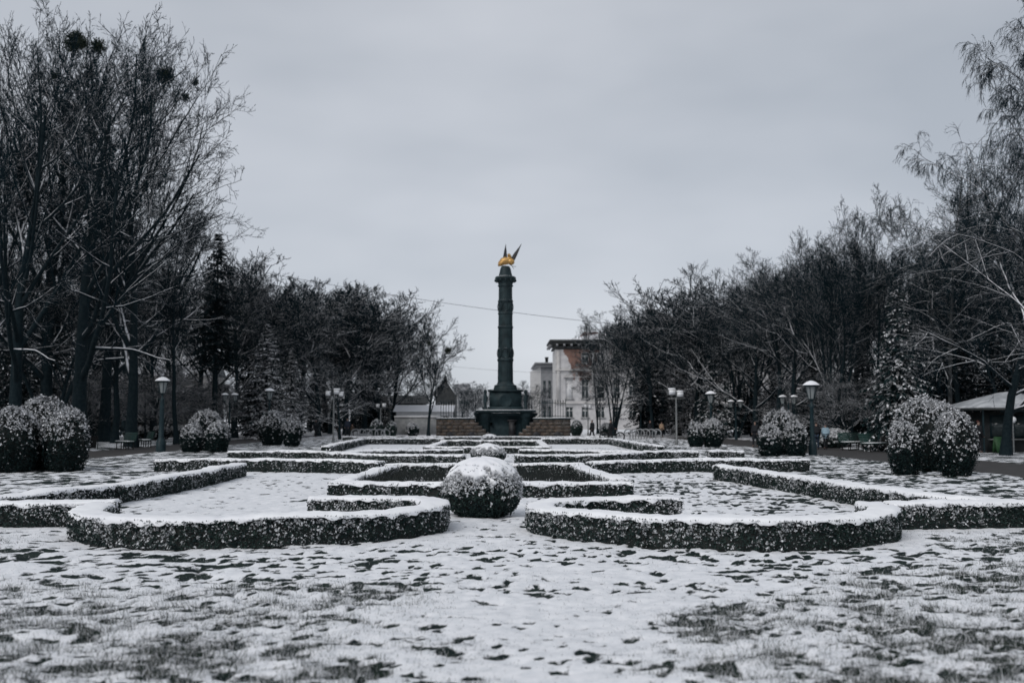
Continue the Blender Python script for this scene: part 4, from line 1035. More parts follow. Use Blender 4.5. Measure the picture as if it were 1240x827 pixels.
for py_ in (448, 488):
    MB().box((LEN / 2 - 0.05, -0.1, zf(py_)), (LEN + 0.3, 0.3, 0.28)).build('string_course', M['pale_plaster'], bld)
for xw in [0.45] + [c_ + 2.25 for c_ in cols[1::3]]:
    MB().box((xw, -0.09, ztop / 2 + zf(488) / 2), (0.55, 0.2, ztop - zf(488) - 0.3)).build('pilaster', M['pale_plaster'], bld)
for xw in cols:
    MB().box((xw + 0.92, -0.16, zf(456.5)), (1.9, 0.34, 0.16)).build('window_hood', M['pale_plaster'], bld)
zc0 = zf(421)
MB().box((LEN / 2, 4.4, zc0 + 0.1), (LEN + 0.5, 9.7, 0.3)).box((LEN / 2, 4.4, zc0 + 0.75), (LEN + 1.5, 10.8, 0.28)).box((LEN / 2, 4.4, zc0 + 1.1), (LEN + 2.0, 11.2, 0.34)).build('cornice', M['dark_wall'], bld)
for q in range(38):
    MB().box((0.2 + q * 1.2, -0.75, zc0 + 0.42), (0.35, 0.55, 0.34)).build('cornice_bracket', M['grey_wall'], bld)
for q in range(6):
    MB().box((-0.75, 1.0 + q * 1.6, zc0 + 0.42), (0.55, 0.35, 0.34)).build('cornice_bracket', M['grey_wall'], bld)
b = MB(); b.lathe([(16.0, zc0 + 1.27), (12.0, zc0 + 2.4)], 4, (LEN / 2, 4.4, 0), phase=math.pi / 4, sx=1.9, sy=0.45); roof = b.build('roof', M['tin_roof'], bld)
MB().lathe([(3.4, zc0 + 1.1), (3.4, zc0 + 1.7), (1.6, zc0 + 2.9), (0, zc0 + 3.0)], 4, (6.2, 4.4, 0), phase=math.pi / 4).build('red_roof', M['rust_roof'], bld, False)

B2 = 192.0
b2x = px_x(655, B2)
b2 = empty('street_house', (b2x, B2, 0)); tag(b2, 'pale two storey street house squeezed behind the worn building', 'house')
zt2 = zf(444, B2)
hl = [(1.0 + 2.6 * q, 2.0 + 2.6 * q, lo, hi) for q in range(7) for lo, hi in ((1.2, 3.6), (5.2, 8.2))]
w_ = wall_open(-3, 20, -0.2, zt2, [])
w2 = wall_open(0, 20, -0.2, zt2, hl)
ob = w2.build('wall', M['pale_plaster'], b2, rz=math.radians(94)); ob.location = (0.0, 0.0, 0); ob.scale = (1, -1, 1)
MB().add([[0, 0, -0.2], [8, 0, -0.2], [8, 0, zt2], [0, 0, zt2]], [[0, 1, 2, 3]])
h2s = [(0.45 + 1.0 * q, 0.95 + 1.0 * q, lo, hi) for q in range(4) for lo, hi in ((1.6, 4.0), (5.6, 9.0))]
wall_open(0, 9, -0.2, zt2, h2s, y=-0.01, depth=0.2).build('gable_wall', M['grey_wall'], b2)
for h in h2s: MB().box(((h[0] + h[1]) / 2, 0.16, (h[2] + h[3]) / 2), (h[1] - h[0], 0.05, h[3] - h[2])).build('window', M['window_glass'], b2)
b = MB(); b.box((4.2, 9.8, zt2 + 0.2), (10.2, 21.2, 0.5)); b.box((4.2, 9.8, zt2 + 0.62), (10.8, 22, 0.3)); b.build('cornice', M['grey_wall'], b2)
for h in hl:
    yy = (h[0] + h[1]) / 2; o = MB(); o.box((0.16 - yy * math.tan(R(4)), yy, (h[2] + h[3]) / 2), (0.06, h[1] - h[0], h[3] - h[2])); o.build('window', M['window_glass'], b2)
b = MB(); b.lathe([(0.4, zt2 + 0.7), (0.4, zt2 + 1.7), (0.5, zt2 + 1.7), (0.5, zt2 + 1.9)], 4, (1.2, 1.2, 0), phase=math.pi / 4); b.build('chimney', M['dark_wall'], b2)

def gable_house(name, px0, px1, D, y_eave, y_ridge, wall, roofm, label, cat='house', depth=9.0, ridge_x=False, wins=3, y_base=None):
    xa, xb = px_x(px0, D), px_x(px1, D); w = xb - xa
    ze = float(on_y(600, y_eave, D)[2]); zr = float(on_y(600, y_ridge, D)[2])
    root = empty(name, (xa, D, 0)); tag(root, label, cat)
    hs = []
    for q in range(wins):
        c_ = w * (q + 0.5) / wins; hw = min(0.55, w / wins * 0.28)
        hs.append((c_ - hw, c_ + hw, ze * 0.35, ze * 0.78))
    wall_open(0, w, -0.2, ze, hs).build('wall', M[wall], root)
    for h in hs: window(root, *h)
    b = MB(); b.add([[0, 0, -0.2], [0, depth, -0.2], [0, depth, ze], [0, 0, ze]], [[0, 3, 2, 1]]); b.build('side_wall', M[wall], root); b = MB(); b.add([[w, 0, -0.2], [w, depth, -0.2], [w, depth, ze], [w, 0, ze]], [[0, 1, 2, 3]]); b.build('side_wall', M[wall], root); b = MB(); b.add([[0, depth, -0.2], [w, depth, -0.2], [w, depth, ze], [0, depth, ze]], [[3, 2, 1, 0]]); b.build('back_wall', M[wall], root)
    b = MB(); e = 0.4
    if ridge_x:
        m_ = depth / 2
        b.add([[-e, -e, ze - 0.05], [w + e, -e, ze - 0.05], [w + e, m_, zr], [-e, m_, zr]], [[0, 1, 2, 3]]); b.add([[-e, depth + e, ze - 0.05], [w + e, depth + e, ze - 0.05], [w + e, m_, zr], [-e, m_, zr]], [[3, 2, 1, 0]])
        b.add([[-e, -e, ze - 0.05], [-e, depth + e, ze - 0.05], [-e, m_, zr]], [[0, 2, 1]]); b.add([[w + e, -e, ze - 0.05], [w + e, depth + e, ze - 0.05], [w + e, m_, zr]], [[0, 1, 2]])
    else:
        m_ = w / 2
        b.add([[-e, -e, ze - 0.05], [-e, depth, ze - 0.05], [m_, depth, zr], [m_, -e, zr]], [[3, 2, 1, 0]]); b.add([[w + e, -e, ze - 0.05], [w + e, depth, ze - 0.05], [m_, depth, zr], [m_, -e, zr]], [[0, 1, 2, 3]])
    ro = b.build('roof', M[roofm], root)
    if not ridge_x:
        b = MB(); b.add([[0, 0.01, ze], [w, 0.01, ze], [w / 2, 0.01, zr - 0.12]], [[0, 1, 2]]); b.build('gable', M[wall], root)
    return root, w, ze, zr
r_, w, ze, zr = gable_house('gabled_house', 527, 551, 150, 478, 458, 'dark_wall', 'dark_wall', 'dark steep gabled house with a spike on its ridge behind the lone slender tree', depth=7, wins=2)
MB().lathe([(0.3, zr - 0.2), (0.22, zr + 0.3), (0.05, zr + 0.5), (0.03, zr + 1.3), (0, zr + 1.4)], 6, (w / 2, 0, 0)).build('ridge_spike', M['dark_wall'], r_)
gable_house('long_house', 430, 512, 160, 488, 478, 'dark_wall', 'dark_wall', 'long dark roofed house behind the trees opposite the kiosk', ridge_x=True, wins=8)
gable_house('white_pavilion', 480, 546, 122, 498, 490, 'white_paint', 'tin_roof', 'low white pavilion with snowy roof beyond the lone slender tree', 'pavilion', ridge_x=True, wins=5, depth=6)
gable_house('pale_house', 150, 250, 150, 455, 430, 'pale_plaster', 'tin_roof', 'pale house glimpsed between trunks behind the benches opposite the kiosk', ridge_x=True, wins=5)
gable_house('brown_house', 60, 140, 160, 470, 450, 'grey_wall', 'tin_roof', 'grey house glimpsed behind the large bush cluster opposite the kiosk', ridge_x=True, wins=4)
gable_house('office_block', 549, 567, 250, 466, 464, 'grey_wall', 'grey_wall', 'far grey block beside the dark gabled house', 'building', ridge_x=True, wins=3)
gable_house('dark_house', 632, 657, 215, 478, 470, 'dark_wall', 'tin_roof', 'dark distant house beside the pale street house', ridge_x=True, wins=3)
# low white wall beside the terrace
b = MB(); xa, xb = px_x(478, 112), px_x(530, 112); cx = (xa + xb) / 2
lw = empty('low_wall', (cx, 112, 0)); tag(lw, 'low pale garden wall beside the brownish terrace wall', 'wall')
MB().box((0, 0, 0.9), (xb - xa, 0.3, 1.9)).build('wall_face', M['concrete'], lw); MB().box((0, 0, 1.92), (xb - xa + 0.1, 0.5, 0.14)).build('coping', M['white_paint'], lw)
MB().box((0, 0, 2.015), (xb - xa, 0.45, 0.05)).build('snow_cover', M['snow'], lw)

# ------------------------------------------------------------------ lamps
def lantern(root, c, s=1.0):
    x, y, z = c
    fr = MB()
    fr.lathe([(0.05 * s, 0), (0.10 * s, 0.04 * s), (0.13 * s, 0.07 * s), (0.13 * s, 0.10 * s)], 8)
    top = 0.62 * s
    for q in range(6):
        t = q * math.pi / 3
        fr.tube([(0.13 * s * math.cos(t), 0.13 * s * math.sin(t), 0.08 * s), (0.25 * s * math.cos(t), 0.25 * s * math.sin(t), top)], 0.016 * s, 4)
    fr.lathe([(0.25 * s, top - 0.02), (0.275 * s, top), (0.275 * s, top + 0.03)], 6, cap=False)
    f = fr.build('lantern_frame', M['lamp_iron'], root, loc=c)
    g_ = MB(); g_.lathe([(0.115 * s, 0.10 * s), (0.235 * s, top - 0.01)], 6, cap=False); g_.build('glass', M['lantern_glass'], root, loc=c)
    r_ = MB(); r_.lathe([(0.36 * s, top + 0.02), (0.37 * s, top + 0.05), (0.20 * s, top + 0.15 * s), (0.09 * s, top + 0.19 * s), (0.04 * s, top + 0.27 * s), (0, top + 0.30 * s)], 12)
    ro = r_.build('lantern_roof', M['lamp_iron'], root, loc=c)
    sn = MB(); sn.lathe([(0.355 * s, top + 0.055), (0.34 * s, top + 0.10), (0.20 * s, top + 0.19 * s), (0.08 * s, top + 0.235 * s), (0.0, top + 0.26 * s)], 12); sn.build('snow_cap', M['snow'], root, True, c)
def single_lamp(px, ybase, ytop, label, thick=1.0):
    D = on_z(600, ybase)[1]; H = float(on_y(600, ytop, D)[2]); s = 1.12
    root = empty('street_lamp', (px_x(px, D), D, -0.05)); tag(root, label, 'lamp', 'single lanterns on posts')
    zl_ = H - 0.88 * s
    b = MB(); b.lathe([(0.17 * thick, 0), (0.17 * thick, 0.55), (0.14 * thick, 0.62), (0.095 * thick, 0.75), (0.085 * thick, 1.6), (0.075 * thick, zl_ - 0.35), (0.11, zl_ - 0.30), (0.11, zl_ - 0.22), (0.06, zl_ - 0.15), (0.05, zl_ + 0.02)], 14); b.build('post', M['lamp_iron'], root, True)
    MB().tube([(-0.2, 0, zl_ - 0.2), (0.2, 0, zl_ - 0.2)], 0.025, 6).build('ladder_bar', M['lamp_iron'], root)
    lantern(root, (0, 0, zl_), s)
single_lamp(196, 546, 455, 'thick posted single lantern beside the green benches opposite the kiosk', 1.5)
single_lamp(326, 534, 469, 'single lantern rising behind the paired bushes opposite the kiosk')
single_lamp(983, 551, 459, 'single lantern beside the dark bush trio on the kiosk side', 1.15)
single_lamp(861, 536, 472, 'single lantern rising behind the paired round bushes on the kiosk side')
single_lamp(776, 527, 487, 'distant single lantern before the dark spruce on the kiosk side')
def double_lamp(px, D, ytop, label):
    H = float(on_y(600, ytop, D)[2]); s = 0.82
    root = empty('street_lamp', (px_x(px, D), D, -0.05)); tag(root, label, 'lamp', 'twin lanterns on posts')
    zl_ = H - 0.8 * s
    b = MB(); b.lathe([(0.14, 0), (0.14, 0.4), (0.09, 0.5), (0.07, 1.2), (0.06, zl_ - 0.2), (0.09, zl_ - 0.15), (0.05, zl_), (0.02, zl_ + 0.35), (0.0, zl_ + 0.5)], 12); b.build('post', M['lamp_iron'], root, True)
    for sg in (-1, 1):
        MB().tube([(0, 0, zl_ - 0.3), (sg * 0.18, 0, zl_ - 0.34), (sg * 0.36, 0, zl_ - 0.22), (sg * 0.40, 0, zl_)], 0.025, 6).build('arm', M['lamp_iron'], root, True)
        lantern(root, (sg * 0.40, 0, zl_), s)
double_lamp(278, 80, 476, 'twin lantern post near the tall bare-trunked spruce')
double_lamp(344, 98, 480, 'twin lantern post behind the paired bushes opposite the kiosk')
double_lamp(955, 70, 478, 'twin lantern post behind the dark bush trio on the kiosk side')
double_lamp(891, 84, 484, 'twin lantern post near the paired round bushes on the kiosk side')
def flood_pole(px, ybase, ytop, label, heads):
    D = on_z(600, ybase)[1]; H = float(on_y(600, ytop, D)[2])
    root = empty('floodlight_pole', (px_x(px, D), D, -0.05)); tag(root, label, 'floodlight', 'floodlight poles')
    MB().lathe([(0.11, 0), (0.11, 0.3), (0.065, 0.34), (0.055, H - 0.35)], 10).build('post', M['grey_metal'], root, True)
    MB().box((0, 0, H - 0.42), (1.15, 0.07, 0.06)).build('crossbar', M['grey_metal'], root)
    for hx, hz, wd in heads:
        h_ = MB(); h_.box((hx, 0, H - 0.38 + hz), (wd, 0.28, wd * 0.8), tilt=('X', 0.25)); o = h_.build('floodlight', M['grey_metal'], root)
        l_ = MB(); l_.box((hx, -0.15, H - 0.40 + hz), (wd * 0.86, 0.02, wd * 0.62), tilt=('X', 0.25)); l_.build('lens', M['white_lens'], o)
        MB().tube([(hx, 0, H - 0.42), (hx, 0, H - 0.42 + hz)], 0.02, 5).build('bracket', M['grey_metal'], o)
        MB().box((hx, 0.02, H - 0.38 + hz + wd * 0.43), (wd * 0.95, 0.26, 0.06), tilt=('X', 0.25)).build('snow_cap', M['snow'], o)
flood_pole(404, 535, 474, 'floodlight pole beside the walkers on the path opposite the kiosk', ((-0.42, 0.25, 0.36), (0.22, 0.40, 0.46), (0.55, 0.2, 0.36)))
flood_pole(819, 538, 474, 'floodlight pole beside the paired round bushes on the kiosk side', ((-0.28, 0.40, 0.50), (0.25, 0.25, 0.46)))
flood_pole(461, 527, 489, 'small floodlight pole behind the bicycle hoops opposite the kiosk', ((-0.3, 0.2, 0.36), (0.35, 0.25, 0.40)))
flood_pole(712, 527, 490, 'small floodlight pole before the worn building', ((-0.25, 0.25, 0.36), (0.2, 0.2, 0.36)))

# ------------------------------------------------------------------ benches, hoops, bins, kiosk
def bench(loc, rz, label):
    root = empty('park_bench', loc, rz); tag(root, label, 'bench', 'green slatted park benches')
    for q in range(5):
        MB().box((0, -0.22 + q * 0.105, 0.44), (1.9, 0.085, 0.04)).build('seat_slat', M['bench_green'], root)
    for q in range(5):
        MB().box((0, 0.28 + q * 0.028, 0.52 + q * 0.10), (1.9, 0.035, 0.085), tilt=('X', -0.27)).build('back_slat', M['bench_green'], root)
    for sx in (-0.75, 0, 0.75):
        MB().tube([(sx, -0.20, 0), (sx, -0.18, 0.41)], 0.03, 6).tube([(sx, 0.22, 0), (sx, 0.24, 0.42), (sx, 0.44, 0.98)], 0.03, 6).tube([(sx, -0.2, 0.40), (sx, 0.24, 0.40)], 0.025, 6).build('leg', M['rubber'], root)
    MB().box((0, 0, 0.475), (1.8, 0.42, 0.03)).build('snow_cover', M['snow'], root)
xl, xr = PATH_L[0] - 0.55, PATH_R[1] + 0.55
for k_, (px, lb) in enumerate(((152, 'green slatted bench nearest the large bush cluster opposite the kiosk'), (176, 'green slatted bench next to it, before the thick single lantern'))):
    D = 58 + 4.4 * k_; bench((px_x(px, D), D, -0.05), R(-50 if k_ == 0 else -60), ('green slatted bench beside the large bush cluster opposite the kiosk', 'green slatted bench before the thick posted single lantern')[k_])
bench((px_x(1033, 56), 56, -0.05), R(35), 'green slatted bench under the pale frosted shrub on the kiosk side')
bench((px_x(1058, 53.2), 53.2, -0.05), R(40), 'green slatted bench beside the bush cluster before the kiosk')
def litter_bin(px, D, label):
    root = empty('litter_bin', (px_x(px, D), D, -0.05)); tag(root, label, 'bin')
    MB().lathe([(0.20, 0.1), (0.25, 0.75), (0.27, 0.78), (0.24, 0.78), (0.2, 0.3), (0, 0.3)], 12, cap=False).build('bucket', M['rubber'], root, True)
    MB().tube([(-0.3, 0, 0), (-0.3, 0, 0.8)], 0.02, 6).tube([(0.3, 0, 0), (0.3, 0, 0.8)], 0.02, 6).tube([(-0.3, 0, 0.62), (0.3, 0, 0.62)], 0.015, 6).build('stand', M['rubber'], root)
litter_bin(113, 57, 'dark litter bin at the end of the bench beside the large bush cluster')
litter_bin(1073, 54, 'dark litter bin at the end of the green benches on the kiosk side')

def hoop(loc, rz, label, group):
    root = empty('bicycle_hoop', loc, rz); tag(root, label, 'bike rack', group)
    t = np.linspace(0, math.pi, 13)
    pts = [(-0.42, 0, 0)] + [(-0.42 * math.cos(u), 0, 0.55 + 0.30 * math.sin(u)) for u in t] + [(0.42, 0, 0)]
    MB().tube(pts, 0.055, 8).build('hoop_tube', M['steel'], root, True)
    MB().tube([(-0.42, 0, 0.3), (0.42, 0, 0.3)], 0.03, 6).build('crossbar', M['steel'], root)
for q in range(6):
    D = 88 - q * 0.2
    hoop((px_x(431 + q * 7.2, D), D, -0.07), R(35), 'grey steel bicycle hoop in the row behind the walkers opposite the kiosk', 'bicycle hoops opposite the kiosk')
    hoop((px_x(761 + q * 6.8, D), D, -0.07), R(-35), 'grey steel bicycle hoop in the row beside the cyclist', 'bicycle hoops beside the cyclist')

KD = 51.0
kx = px_x(1188, KD)
kio = empty('kiosk', (kx + 2.4, KD + 2.0, -0.05)); tag(kio, 'dark park kiosk with hipped snowy roof behind the weeping birch', 'kiosk')
zr0, zr1 = float(on_y(1200, 495, KD)[2]), float(on_y(1200, 478.5, KD)[2]) + 0.15
MB().box((0.2, 0.3, zr0 / 2 - 0.05), (3.9, 3.2, zr0 - 0.1)).build('wall', M['kiosk_dark'], kio)
b = MB(); b.lathe([(3.75, zr0), (3.75, zr0 + 0.10), (0.5, zr1), (0.5, zr1 + 0.05), (0, zr1 + 0.12)], 4, phase=math.pi / 4, sx=1.0, sy=0.9); kr = b.build('roof', M['kiosk_dark'], kio)
b = MB(); b.lathe([(3.72, zr0 + 0.11), (3.66, zr0 + 0.17), (0.6, zr1 + 0.06), (0.0, zr1 + 0.14)], 4, phase=math.pi / 4, sx=1.0, sy=0.9); b.build('snow_cover', M['shaded_snow'], kr)
for sx in (-2.35, -0.2, 2.35):
    MB().tube([(sx, -2.1, 0), (sx, -2.1, zr0)], 0.05, 8).build('post', M['lamp_iron'], kio)
for sx in (-1.1, 0.1, 1.3):
    f = MB().box((sx, -1.33, 1.35), (1.05, 0.06, 1.15)).build('window', M['lamp_iron'], kio); MB().box((sx, -1.37, 1.35), (0.9, 0.03, 1.0)).build('pane', M['window_glass'], f)
MB().box((0.1, -1.45, 0.68), (3.7, 0.35, 0.06)).build('counter', M['grey_metal'], kio)
b = MB(); b.box((1.0, -2.9, zr0 + 0.62), (0.9, 0.05, 0.04)).box((1.0, -2.9, zr0 + 0.3), (0.9, 0.05, 0.04))
for q in range(4): b.box((0.58 + q * 0.28, -2.9, zr0 + 0.33), (0.04, 0.045, 0.64))
b.build('sign_frame', M['kiosk_dark'], kio)
blb = empty('globe_lamp', (px_x(1226, KD - 0.6), KD - 0.6, -0.05)); tag(blb, 'white globe lamp on a thin post before the kiosk', 'lamp')
MB().tube([(0, 0, 0), (0, 0, 1.55)], 0.04, 8).build('post', M['grey_metal'], blb)
b = MB(); blob(b, (0, 0, 1.70), (0.17, 0.17, 0.17)); b.build('globe', M['white_lens'], blb, True)
lb_ = empty('advert_stand', (px_x(1207, KD - 0.3), KD - 0.3, -0.05), 0.2); tag(lb_, 'lime green folding stand before the kiosk', 'stand')
MB().box((0, 0.10, 0.42), (0.42, 0.03, 0.85), tilt=('X', 0.2)).build('back_panel', M['lime'], lb_); MB().box((0, -0.10, 0.42), (0.42, 0.03, 0.85), tilt=('X', -0.2)).build('front_panel', M['lime'], lb_)

# ------------------------------------------------------------------ people
def skin(pts, edges, rad, root_i=0, sub=1):
    me = bpy.data.meshes.new('skin'); me.from_pydata([tuple(p) for p in pts], edges, []); 
    o = bpy.data.objects.new('skin', me); COL.objects.link(o)
    md = o.modifiers.new('s', 'SKIN'); md.use_smooth_shade = True
    o.modifiers.new('u', 'SUBSURF').levels = sub
    for q, r_ in enumerate(rad):
        sv = me.skin_vertices[0].data[q]; sv.radius = (r_, r_) if np.isscalar(r_) else r_; sv.use_root = (q == root_i)
    dg = bpy.context.evaluated_depsgraph_get()
    out = bpy.data.meshes.new_from_object(o.evaluated_get(dg))
    bpy.data.objects.remove(o); bpy.data.meshes.remove(me)
    return out
def person_meshes(stride, reach):
    h = 1.0
    hipz = 0.50; kn = 0.27
    s = stride
    J = dict(pelvis=(0, 0, .52), waist=(0, 0, .61), chest=(0, 0.005, .73), neck=(0, 0, .83), head0=(0, -.008, .875), head1=(0, -.012, .925), head2=(0, 0, .968), nose=(0, -.052, .915),
             hipL=(-.05, 0, .50), kneeL=(-.052, -s * .07 - .01, .28), ankL=(-.05, -s * .13, .05), toeL=(-.055, -s * .14 - .085, .022),
             hipR=(.05, 0, .50), kneeR=(.052, s * .05 - .01, .28), ankR=(.05, s * .15, .055 + abs(s) * .01), toeR=(.055, s * .15 - .082, .022),
             shL=(-.105, 0, .80), elL=(-.135, .02, .645), wrL=(-.112, -.065, .54), shR=(.105, 0, .80), elR=(.135, .02, .645), wrR=(.112, -.065, .54))
    if reach:
        J['elL'] = (-.13, -.06, .66); J['wrL'] = (-.12, -.20, .58); J['elR'] = (.13, -.06, .66); J['wrR'] = (.12, -.20, .58)
    fingers = []
    for sd in ('L', 'R'):
        sg = -1 if sd == 'L' else 1
        w = np.array(J['wr' + sd]); dirn = nrm(w - np.array(J['el' + sd]))
        J['palm' + sd] = tuple(w + dirn * .035)
        for q in range(4):
            J[f'f{q}{sd}'] = tuple(w + dirn * (.075 + .008 * (q in (1, 2))) + np.array([0, (q - 1.5) * .011, -.006 * (q == 3)]))
        J['th' + sd] = tuple(w + dirn * .045 + np.array([-sg * .018, -.018, 0]))
    names = list(J); ix = {k_: q for q, k_ in enumerate(names)}
    E = [('pelvis', 'waist'), ('waist', 'chest'), ('chest', 'neck'), ('neck', 'head0'), ('head0', 'head1'), ('head1', 'head2'), ('head1', 'nose')]
    for sd in 'LR':
        E += [('pelvis', 'hip' + sd), ('hip' + sd, 'knee' + sd), ('knee' + sd, 'ank' + sd), ('ank' + sd, 'toe' + sd), ('chest', 'sh' + sd), ('sh' + sd, 'el' + sd), ('el' + sd, 'wr' + sd), ('wr' + sd, 'palm' + sd), ('wr' + sd, 'th' + sd)]
        E += [('palm' + sd, f'f{q}{sd}') for q in range(4)]
    rad = {'pelvis': (.075, .055), 'waist': (.07, .05), 'chest': (.085, .055), 'neck': .028, 'head0': .040, 'head1': .050, 'head2': .034, 'nose': .008}
    for sd in 'LR':
        rad.update({'hip' + sd: .048, 'knee' + sd: .032, 'ank' + sd: .022, 'toe' + sd: .018, 'sh' + sd: .032, 'el' + sd: .025, 'wr' + sd: .016, 'palm' + sd: .017, 'th' + sd: .006})
        rad.update({f'f{q}{sd}': .0055 for q in range(4)})
    body = skin([J[k_] for k_ in names], [(ix[a], ix[b_]) for a, b_ in E], [rad[k_] for k_ in names])
    def sub(keys, edges, rr):
        id_ = {k_: q for q, k_ in enumerate(keys)}
        return skin([J[k_] if k_ in J else extra[k_] for k_ in keys], [(id_[a], id_[b_]) for a, b_ in edges], [rr[k_] for k_ in keys])
    extra = {'hem': (0, 0, .42), 'collar': (0, 0, .845)}
    kk = ['pelvis', 'hem', 'waist', 'chest', 'collar', 'shL', 'elL', 'wrL', 'shR', 'elR', 'wrR'] + ([] if reach else ['pkL', 'pkR'])
    extra.update(pkL=(-.088, -.088, .485), pkR=(.088, -.088, .485))
    coat = sub(kk, [('hem', 'pelvis'), ('pelvis', 'waist'), ('waist', 'chest'), ('chest', 'collar'), ('chest', 'shL'), ('shL', 'elL'), ('elL', 'wrL'), ('chest', 'shR'), ('shR', 'elR'), ('elR', 'wrR')] + ([] if reach else [('wrL', 'pkL'), ('wrR', 'pkR')]),
               {'pelvis': (.105, .085), 'hem': (.112, .09), 'waist': (.098, .078), 'chest': (.112, .08), 'collar': .045, 'shL': .05, 'elL': .042, 'wrL': .034, 'shR': .05, 'elR': .042, 'wrR': .034, 'pkL': .040, 'pkR': .040})
    kk = ['pelvis', 'hipL', 'kneeL', 'ankL', 'hipR', 'kneeR', 'ankR']
    legs = sub(kk, [('pelvis', 'hipL'), ('hipL', 'kneeL'), ('kneeL', 'ankL'), ('pelvis', 'hipR'), ('hipR', 'kneeR'), ('kneeR', 'ankR')],
               {'pelvis': (.085, .065), 'hipL': .06, 'kneeL': .042, 'ankL': .035, 'hipR': .06, 'kneeR': .042, 'ankR': .035})
    shoes = [skin([J['ank' + sd], np.array(J['ank' + sd]) * np.array([1, 1, .5]), J['toe' + sd]], [(0, 1), (1, 2)], [.03, .032, .026]) for sd in 'LR']
    hat = skin([(0, .012, .925), (0, .004, .965), (0, 0, .985)], [(0, 1), (1, 2)], [.052, .054, .036])
    return body, coat, legs, shoes, hat
PM = {k_: person_meshes(*a) for k_, a in dict(walk=(1.0, False), stand=(0.1, False), stroll=(0.6, False), push=(0.7, True)).items()}
def person(px, ybase, height, pose, face, coat, trousers, hat, label, group=None, D=None):
    D = on_z(600, ybase, -0.06)[1] if D is None else D
    o = empty('person', (px_x(px, D), D, -0.065), face, height); tag(o, label, 'person', group)
    body, c, l, sh, ht = PM[pose]
    def put(nm, me, mt):
        q = link(nm, me.copy(), None, o); q.data.materials.clear(); q.data.materials.append(M[mt]); return q
    put('body', body, 'skin'); put('coat', c, coat); put('trousers', l, trousers)
    for s_ in sh: put('shoe', s_, 'shoe')
    put('hat', ht, hat)
person(383, 529, 1.72, 'walk', R(200), 'coat_black', 'trousers_dark', 'hat_grey', 'person in black walking away near the floodlight pole opposite the kiosk, grey hat')
person(411, 530, 1.68, 'stroll', R(10), 'coat_black', 'trousers_dark', 'hair', 'person in black coat with bare head walking with the group by the floodlight pole')
person(421, 530, 1.85, 'walk', R(-20), 'coat_navy', 'trousers_dark', 'hair', 'tallest walker in dark blue coat in the group by the floodlight pole')
person(427, 529, 1.25, 'stroll', R(-10), 'coat_brown', 'trousers_dark', 'hat_red', 'child in dark brown coat beside the tallest walker')
person(717, 532, 1.70, 'walk', R(-60), 'coat_black', 'trousers_dark', 'hair', 'person in black walking between the terrace wall and the bicycle')
person(739, 532, 1.72, 'push', R(95), 'coat_black', 'trousers_dark', 'hair', 'person in black leaning over the bicycle', D=80.5)
person(801, 529, 1.50, 'stand', R(15), 'coat_beige', 'trousers_dark', 'hair', 'person in pale beige coat standing behind the bicycle hoops')
person(787, 530, 1.62, 'stroll', R(40), 'coat_black', 'trousers_dark', 'hat_red', 'dark clothed person with reddish hat behind the bicycle hoops')
person(845, 531, 1.3, 'stand', R(0), 'coat_brown', 'trousers_dark', 'hat_grey', 'child in dark brown coat behind the floodlight pole on the kiosk side')
person(914, 541, 1.62, 'walk', R(-30), 'coat_black', 'trousers_dark', 'hair', 'person in black striding past the dark bush trio on the kiosk side')
person(988, 544, 1.58, 'stroll', R(160), 'coat_black', 'trousers_jean', 'hair', 'person in black jacket and jeans walking beside the single lantern on the kiosk side')
person(999, 544, 1.48, 'stroll', R(170), 'coat_blue', 'trousers_dark', 'hat_grey', 'person in light blue jacket walking beside the green benches')
person(1184, 549, 1.7, 'stand', R(100), 'coat_black', 'trousers_dark', 'hat_red', 'person in black with reddish hat waiting at the kiosk')

# bicycle
BD = 79.6
bk = empty('bicycle', (px_x(741, BD), BD, -0.065), R(6)); tag(bk, 'black bicycle standing beside the person in black before the worn building', 'bicycle')
for wx in (-0.66, 0.66):
    t = np.linspace(0, 2 * math.pi, 33)
    wh = MB().tube([(wx + 0.34 * math.cos(u), 0, 0.35 + 0.34 * math.sin(u)) for u in t], 0.042, 8).build('wheel', M['rubber'], bk, True)
    MB().tube([(wx + 0.29 * math.cos(u), 0, 0.35 + 0.29 * math.sin(u)) for u in t], 0.012, 5).build('rim', M['grey_metal'], wh, True)
    sp = MB()
    for q in range(12): sp.tube([(wx, 0, 0.35), (wx + 0.31 * math.cos(q * math.pi / 6), 0, 0.35 + 0.31 * math.sin(q * math.pi / 6))], 0.003, 3)
    o = sp.build('spokes', M['steel'], wh)
MB().tube([(-0.66, 0, 0.35), (-0.12, 0, 0.32), (0.45, 0, 0.80), (-0.25, 0, 0.80), (-0.12, 0, 0.32)], 0.026, 6).tube([(-0.66, 0, 0.35), (-0.25, 0, 0.80)], 0.018, 6).tube([(0.66, 0, 0.35), (0.45, 0, 0.80), (0.42, 0, 0.98)], 0.024, 6).tube([(-0.25, 0, 0.80), (-0.28, 0, 0.93)], 0.014, 6).build('frame', M['rubber'], bk, True)
MB().tube([(0.32, -0.28, 1.02), (0.42, -0.14, 1.0), (0.42, 0.14, 1.0), (0.32, 0.28, 1.02)], 0.014, 6).build('handlebar', M['rubber'], bk, True)
b = MB(); blob(b, (-0.29, 0, 0.96), (0.14, 0.07, 0.035)); b.build('saddle', M['rubber'], bk, True)

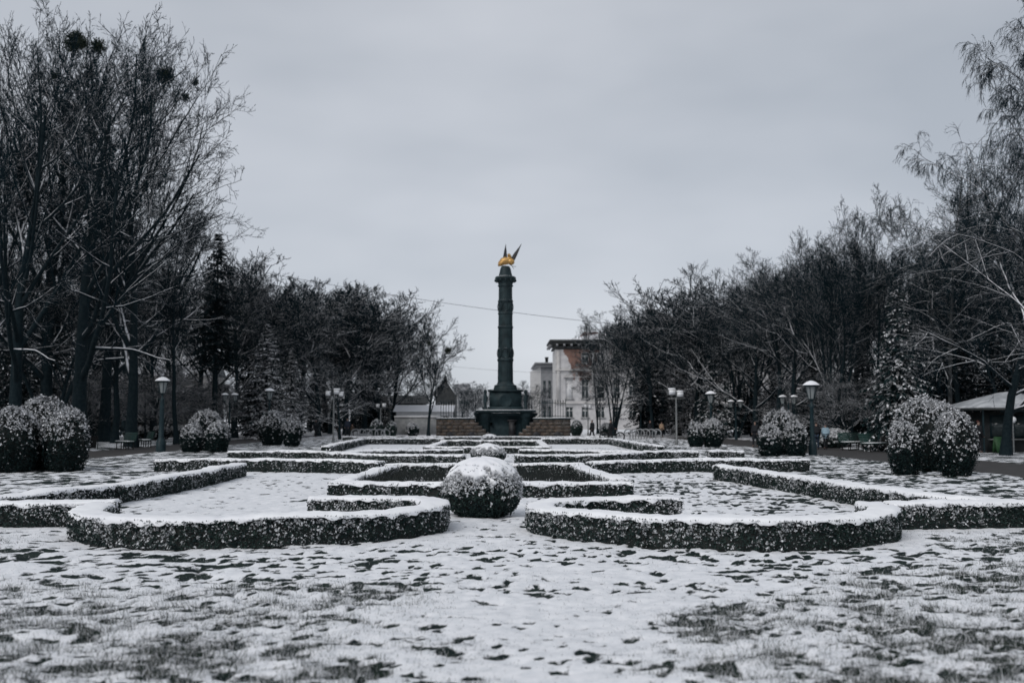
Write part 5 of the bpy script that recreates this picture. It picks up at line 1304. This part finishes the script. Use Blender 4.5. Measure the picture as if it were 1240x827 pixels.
# ------------------------------------------------------------------ overhead wires
def wire(pa, pb, sag, label, r_=0.02):
    a_, b_ = np.array(pa), np.array(pb); t = np.linspace(0, 1, 40)[:, None]
    p = a_ + (b_ - a_) * t; p[:, 2] -= sag * 4 * t[:, 0] * (1 - t[:, 0])
    o = MB().tube(p, r_, 5).build('overhead_wire', M['wire'], None, True); tag(o, label, 'wire', 'overhead wires'); return o
wire(on_y(330, 332, 108), on_y(790, 397, 108), 0.5, 'thin dark cable crossing the sky behind the upper column', 0.022)
wire(on_y(500, 438, 150), on_y(700, 452, 150), 0.4, 'faint lower cable crossing the sky behind the lower column', 0.016)

# ------------------------------------------------------------------ grass poking through the snow
rng = np.random.default_rng(12)
NB = 540000
y = 5.6 + 10.2 * rng.random(NB); x = rng.uniform(-0.62, 0.62, NB) * (y + 1)
tz = tuft_zone(x, y); cvv = cover(x, y)
tuft = sstep(0.46, 0.66, NZ.fbm(x * 3.3 + 5, y * 4.4, 3))
pr_ = np.clip(tz * 0.42 * tuft + tz * 0.20 + (cvv < 0.45) * 0.28 + 0.03 + 0.05 * (NZ2.fbm(x * 1.1, y * 1.1, 3) > 0.52), 0, 1)
keep = rng.random(NB) < pr_
x, y, tz, tuft = x[keep], y[keep], tz[keep], tuft[keep]; k_ = len(x)
z = height(x, y) - 0.012
ln = rng.uniform(0.025, 0.075, k_) * (0.55 + 0.7 * tz * (0.4 + tuft))
dv = nrm(np.stack([rng.normal(0, 0.6, k_), rng.normal(0, 0.6, k_), np.ones(k_)], -1))
sd = nrm(np.stack([rng.normal(size=k_), rng.normal(size=k_), np.zeros(k_)], -1)) * 0.0028
p0 = np.stack([x, y, z], -1); p2 = p0 + dv * ln[:, None]
V = np.stack([p0 - sd, p0 + sd, p2], 1).reshape(-1, 3)
sn = np.repeat((rng.random(k_) < 0.35) * rng.uniform(0.4, 1, k_), 3)
go = link('grass_blades', mesh_data('grass_blades', V, np.arange(3 * k_).reshape(-1, 3), False, {'snow': sn}), M['grass_blade'])
tag(go, 'winter grass blades poking through the snow of the foreground', 'grass', kind='stuff')
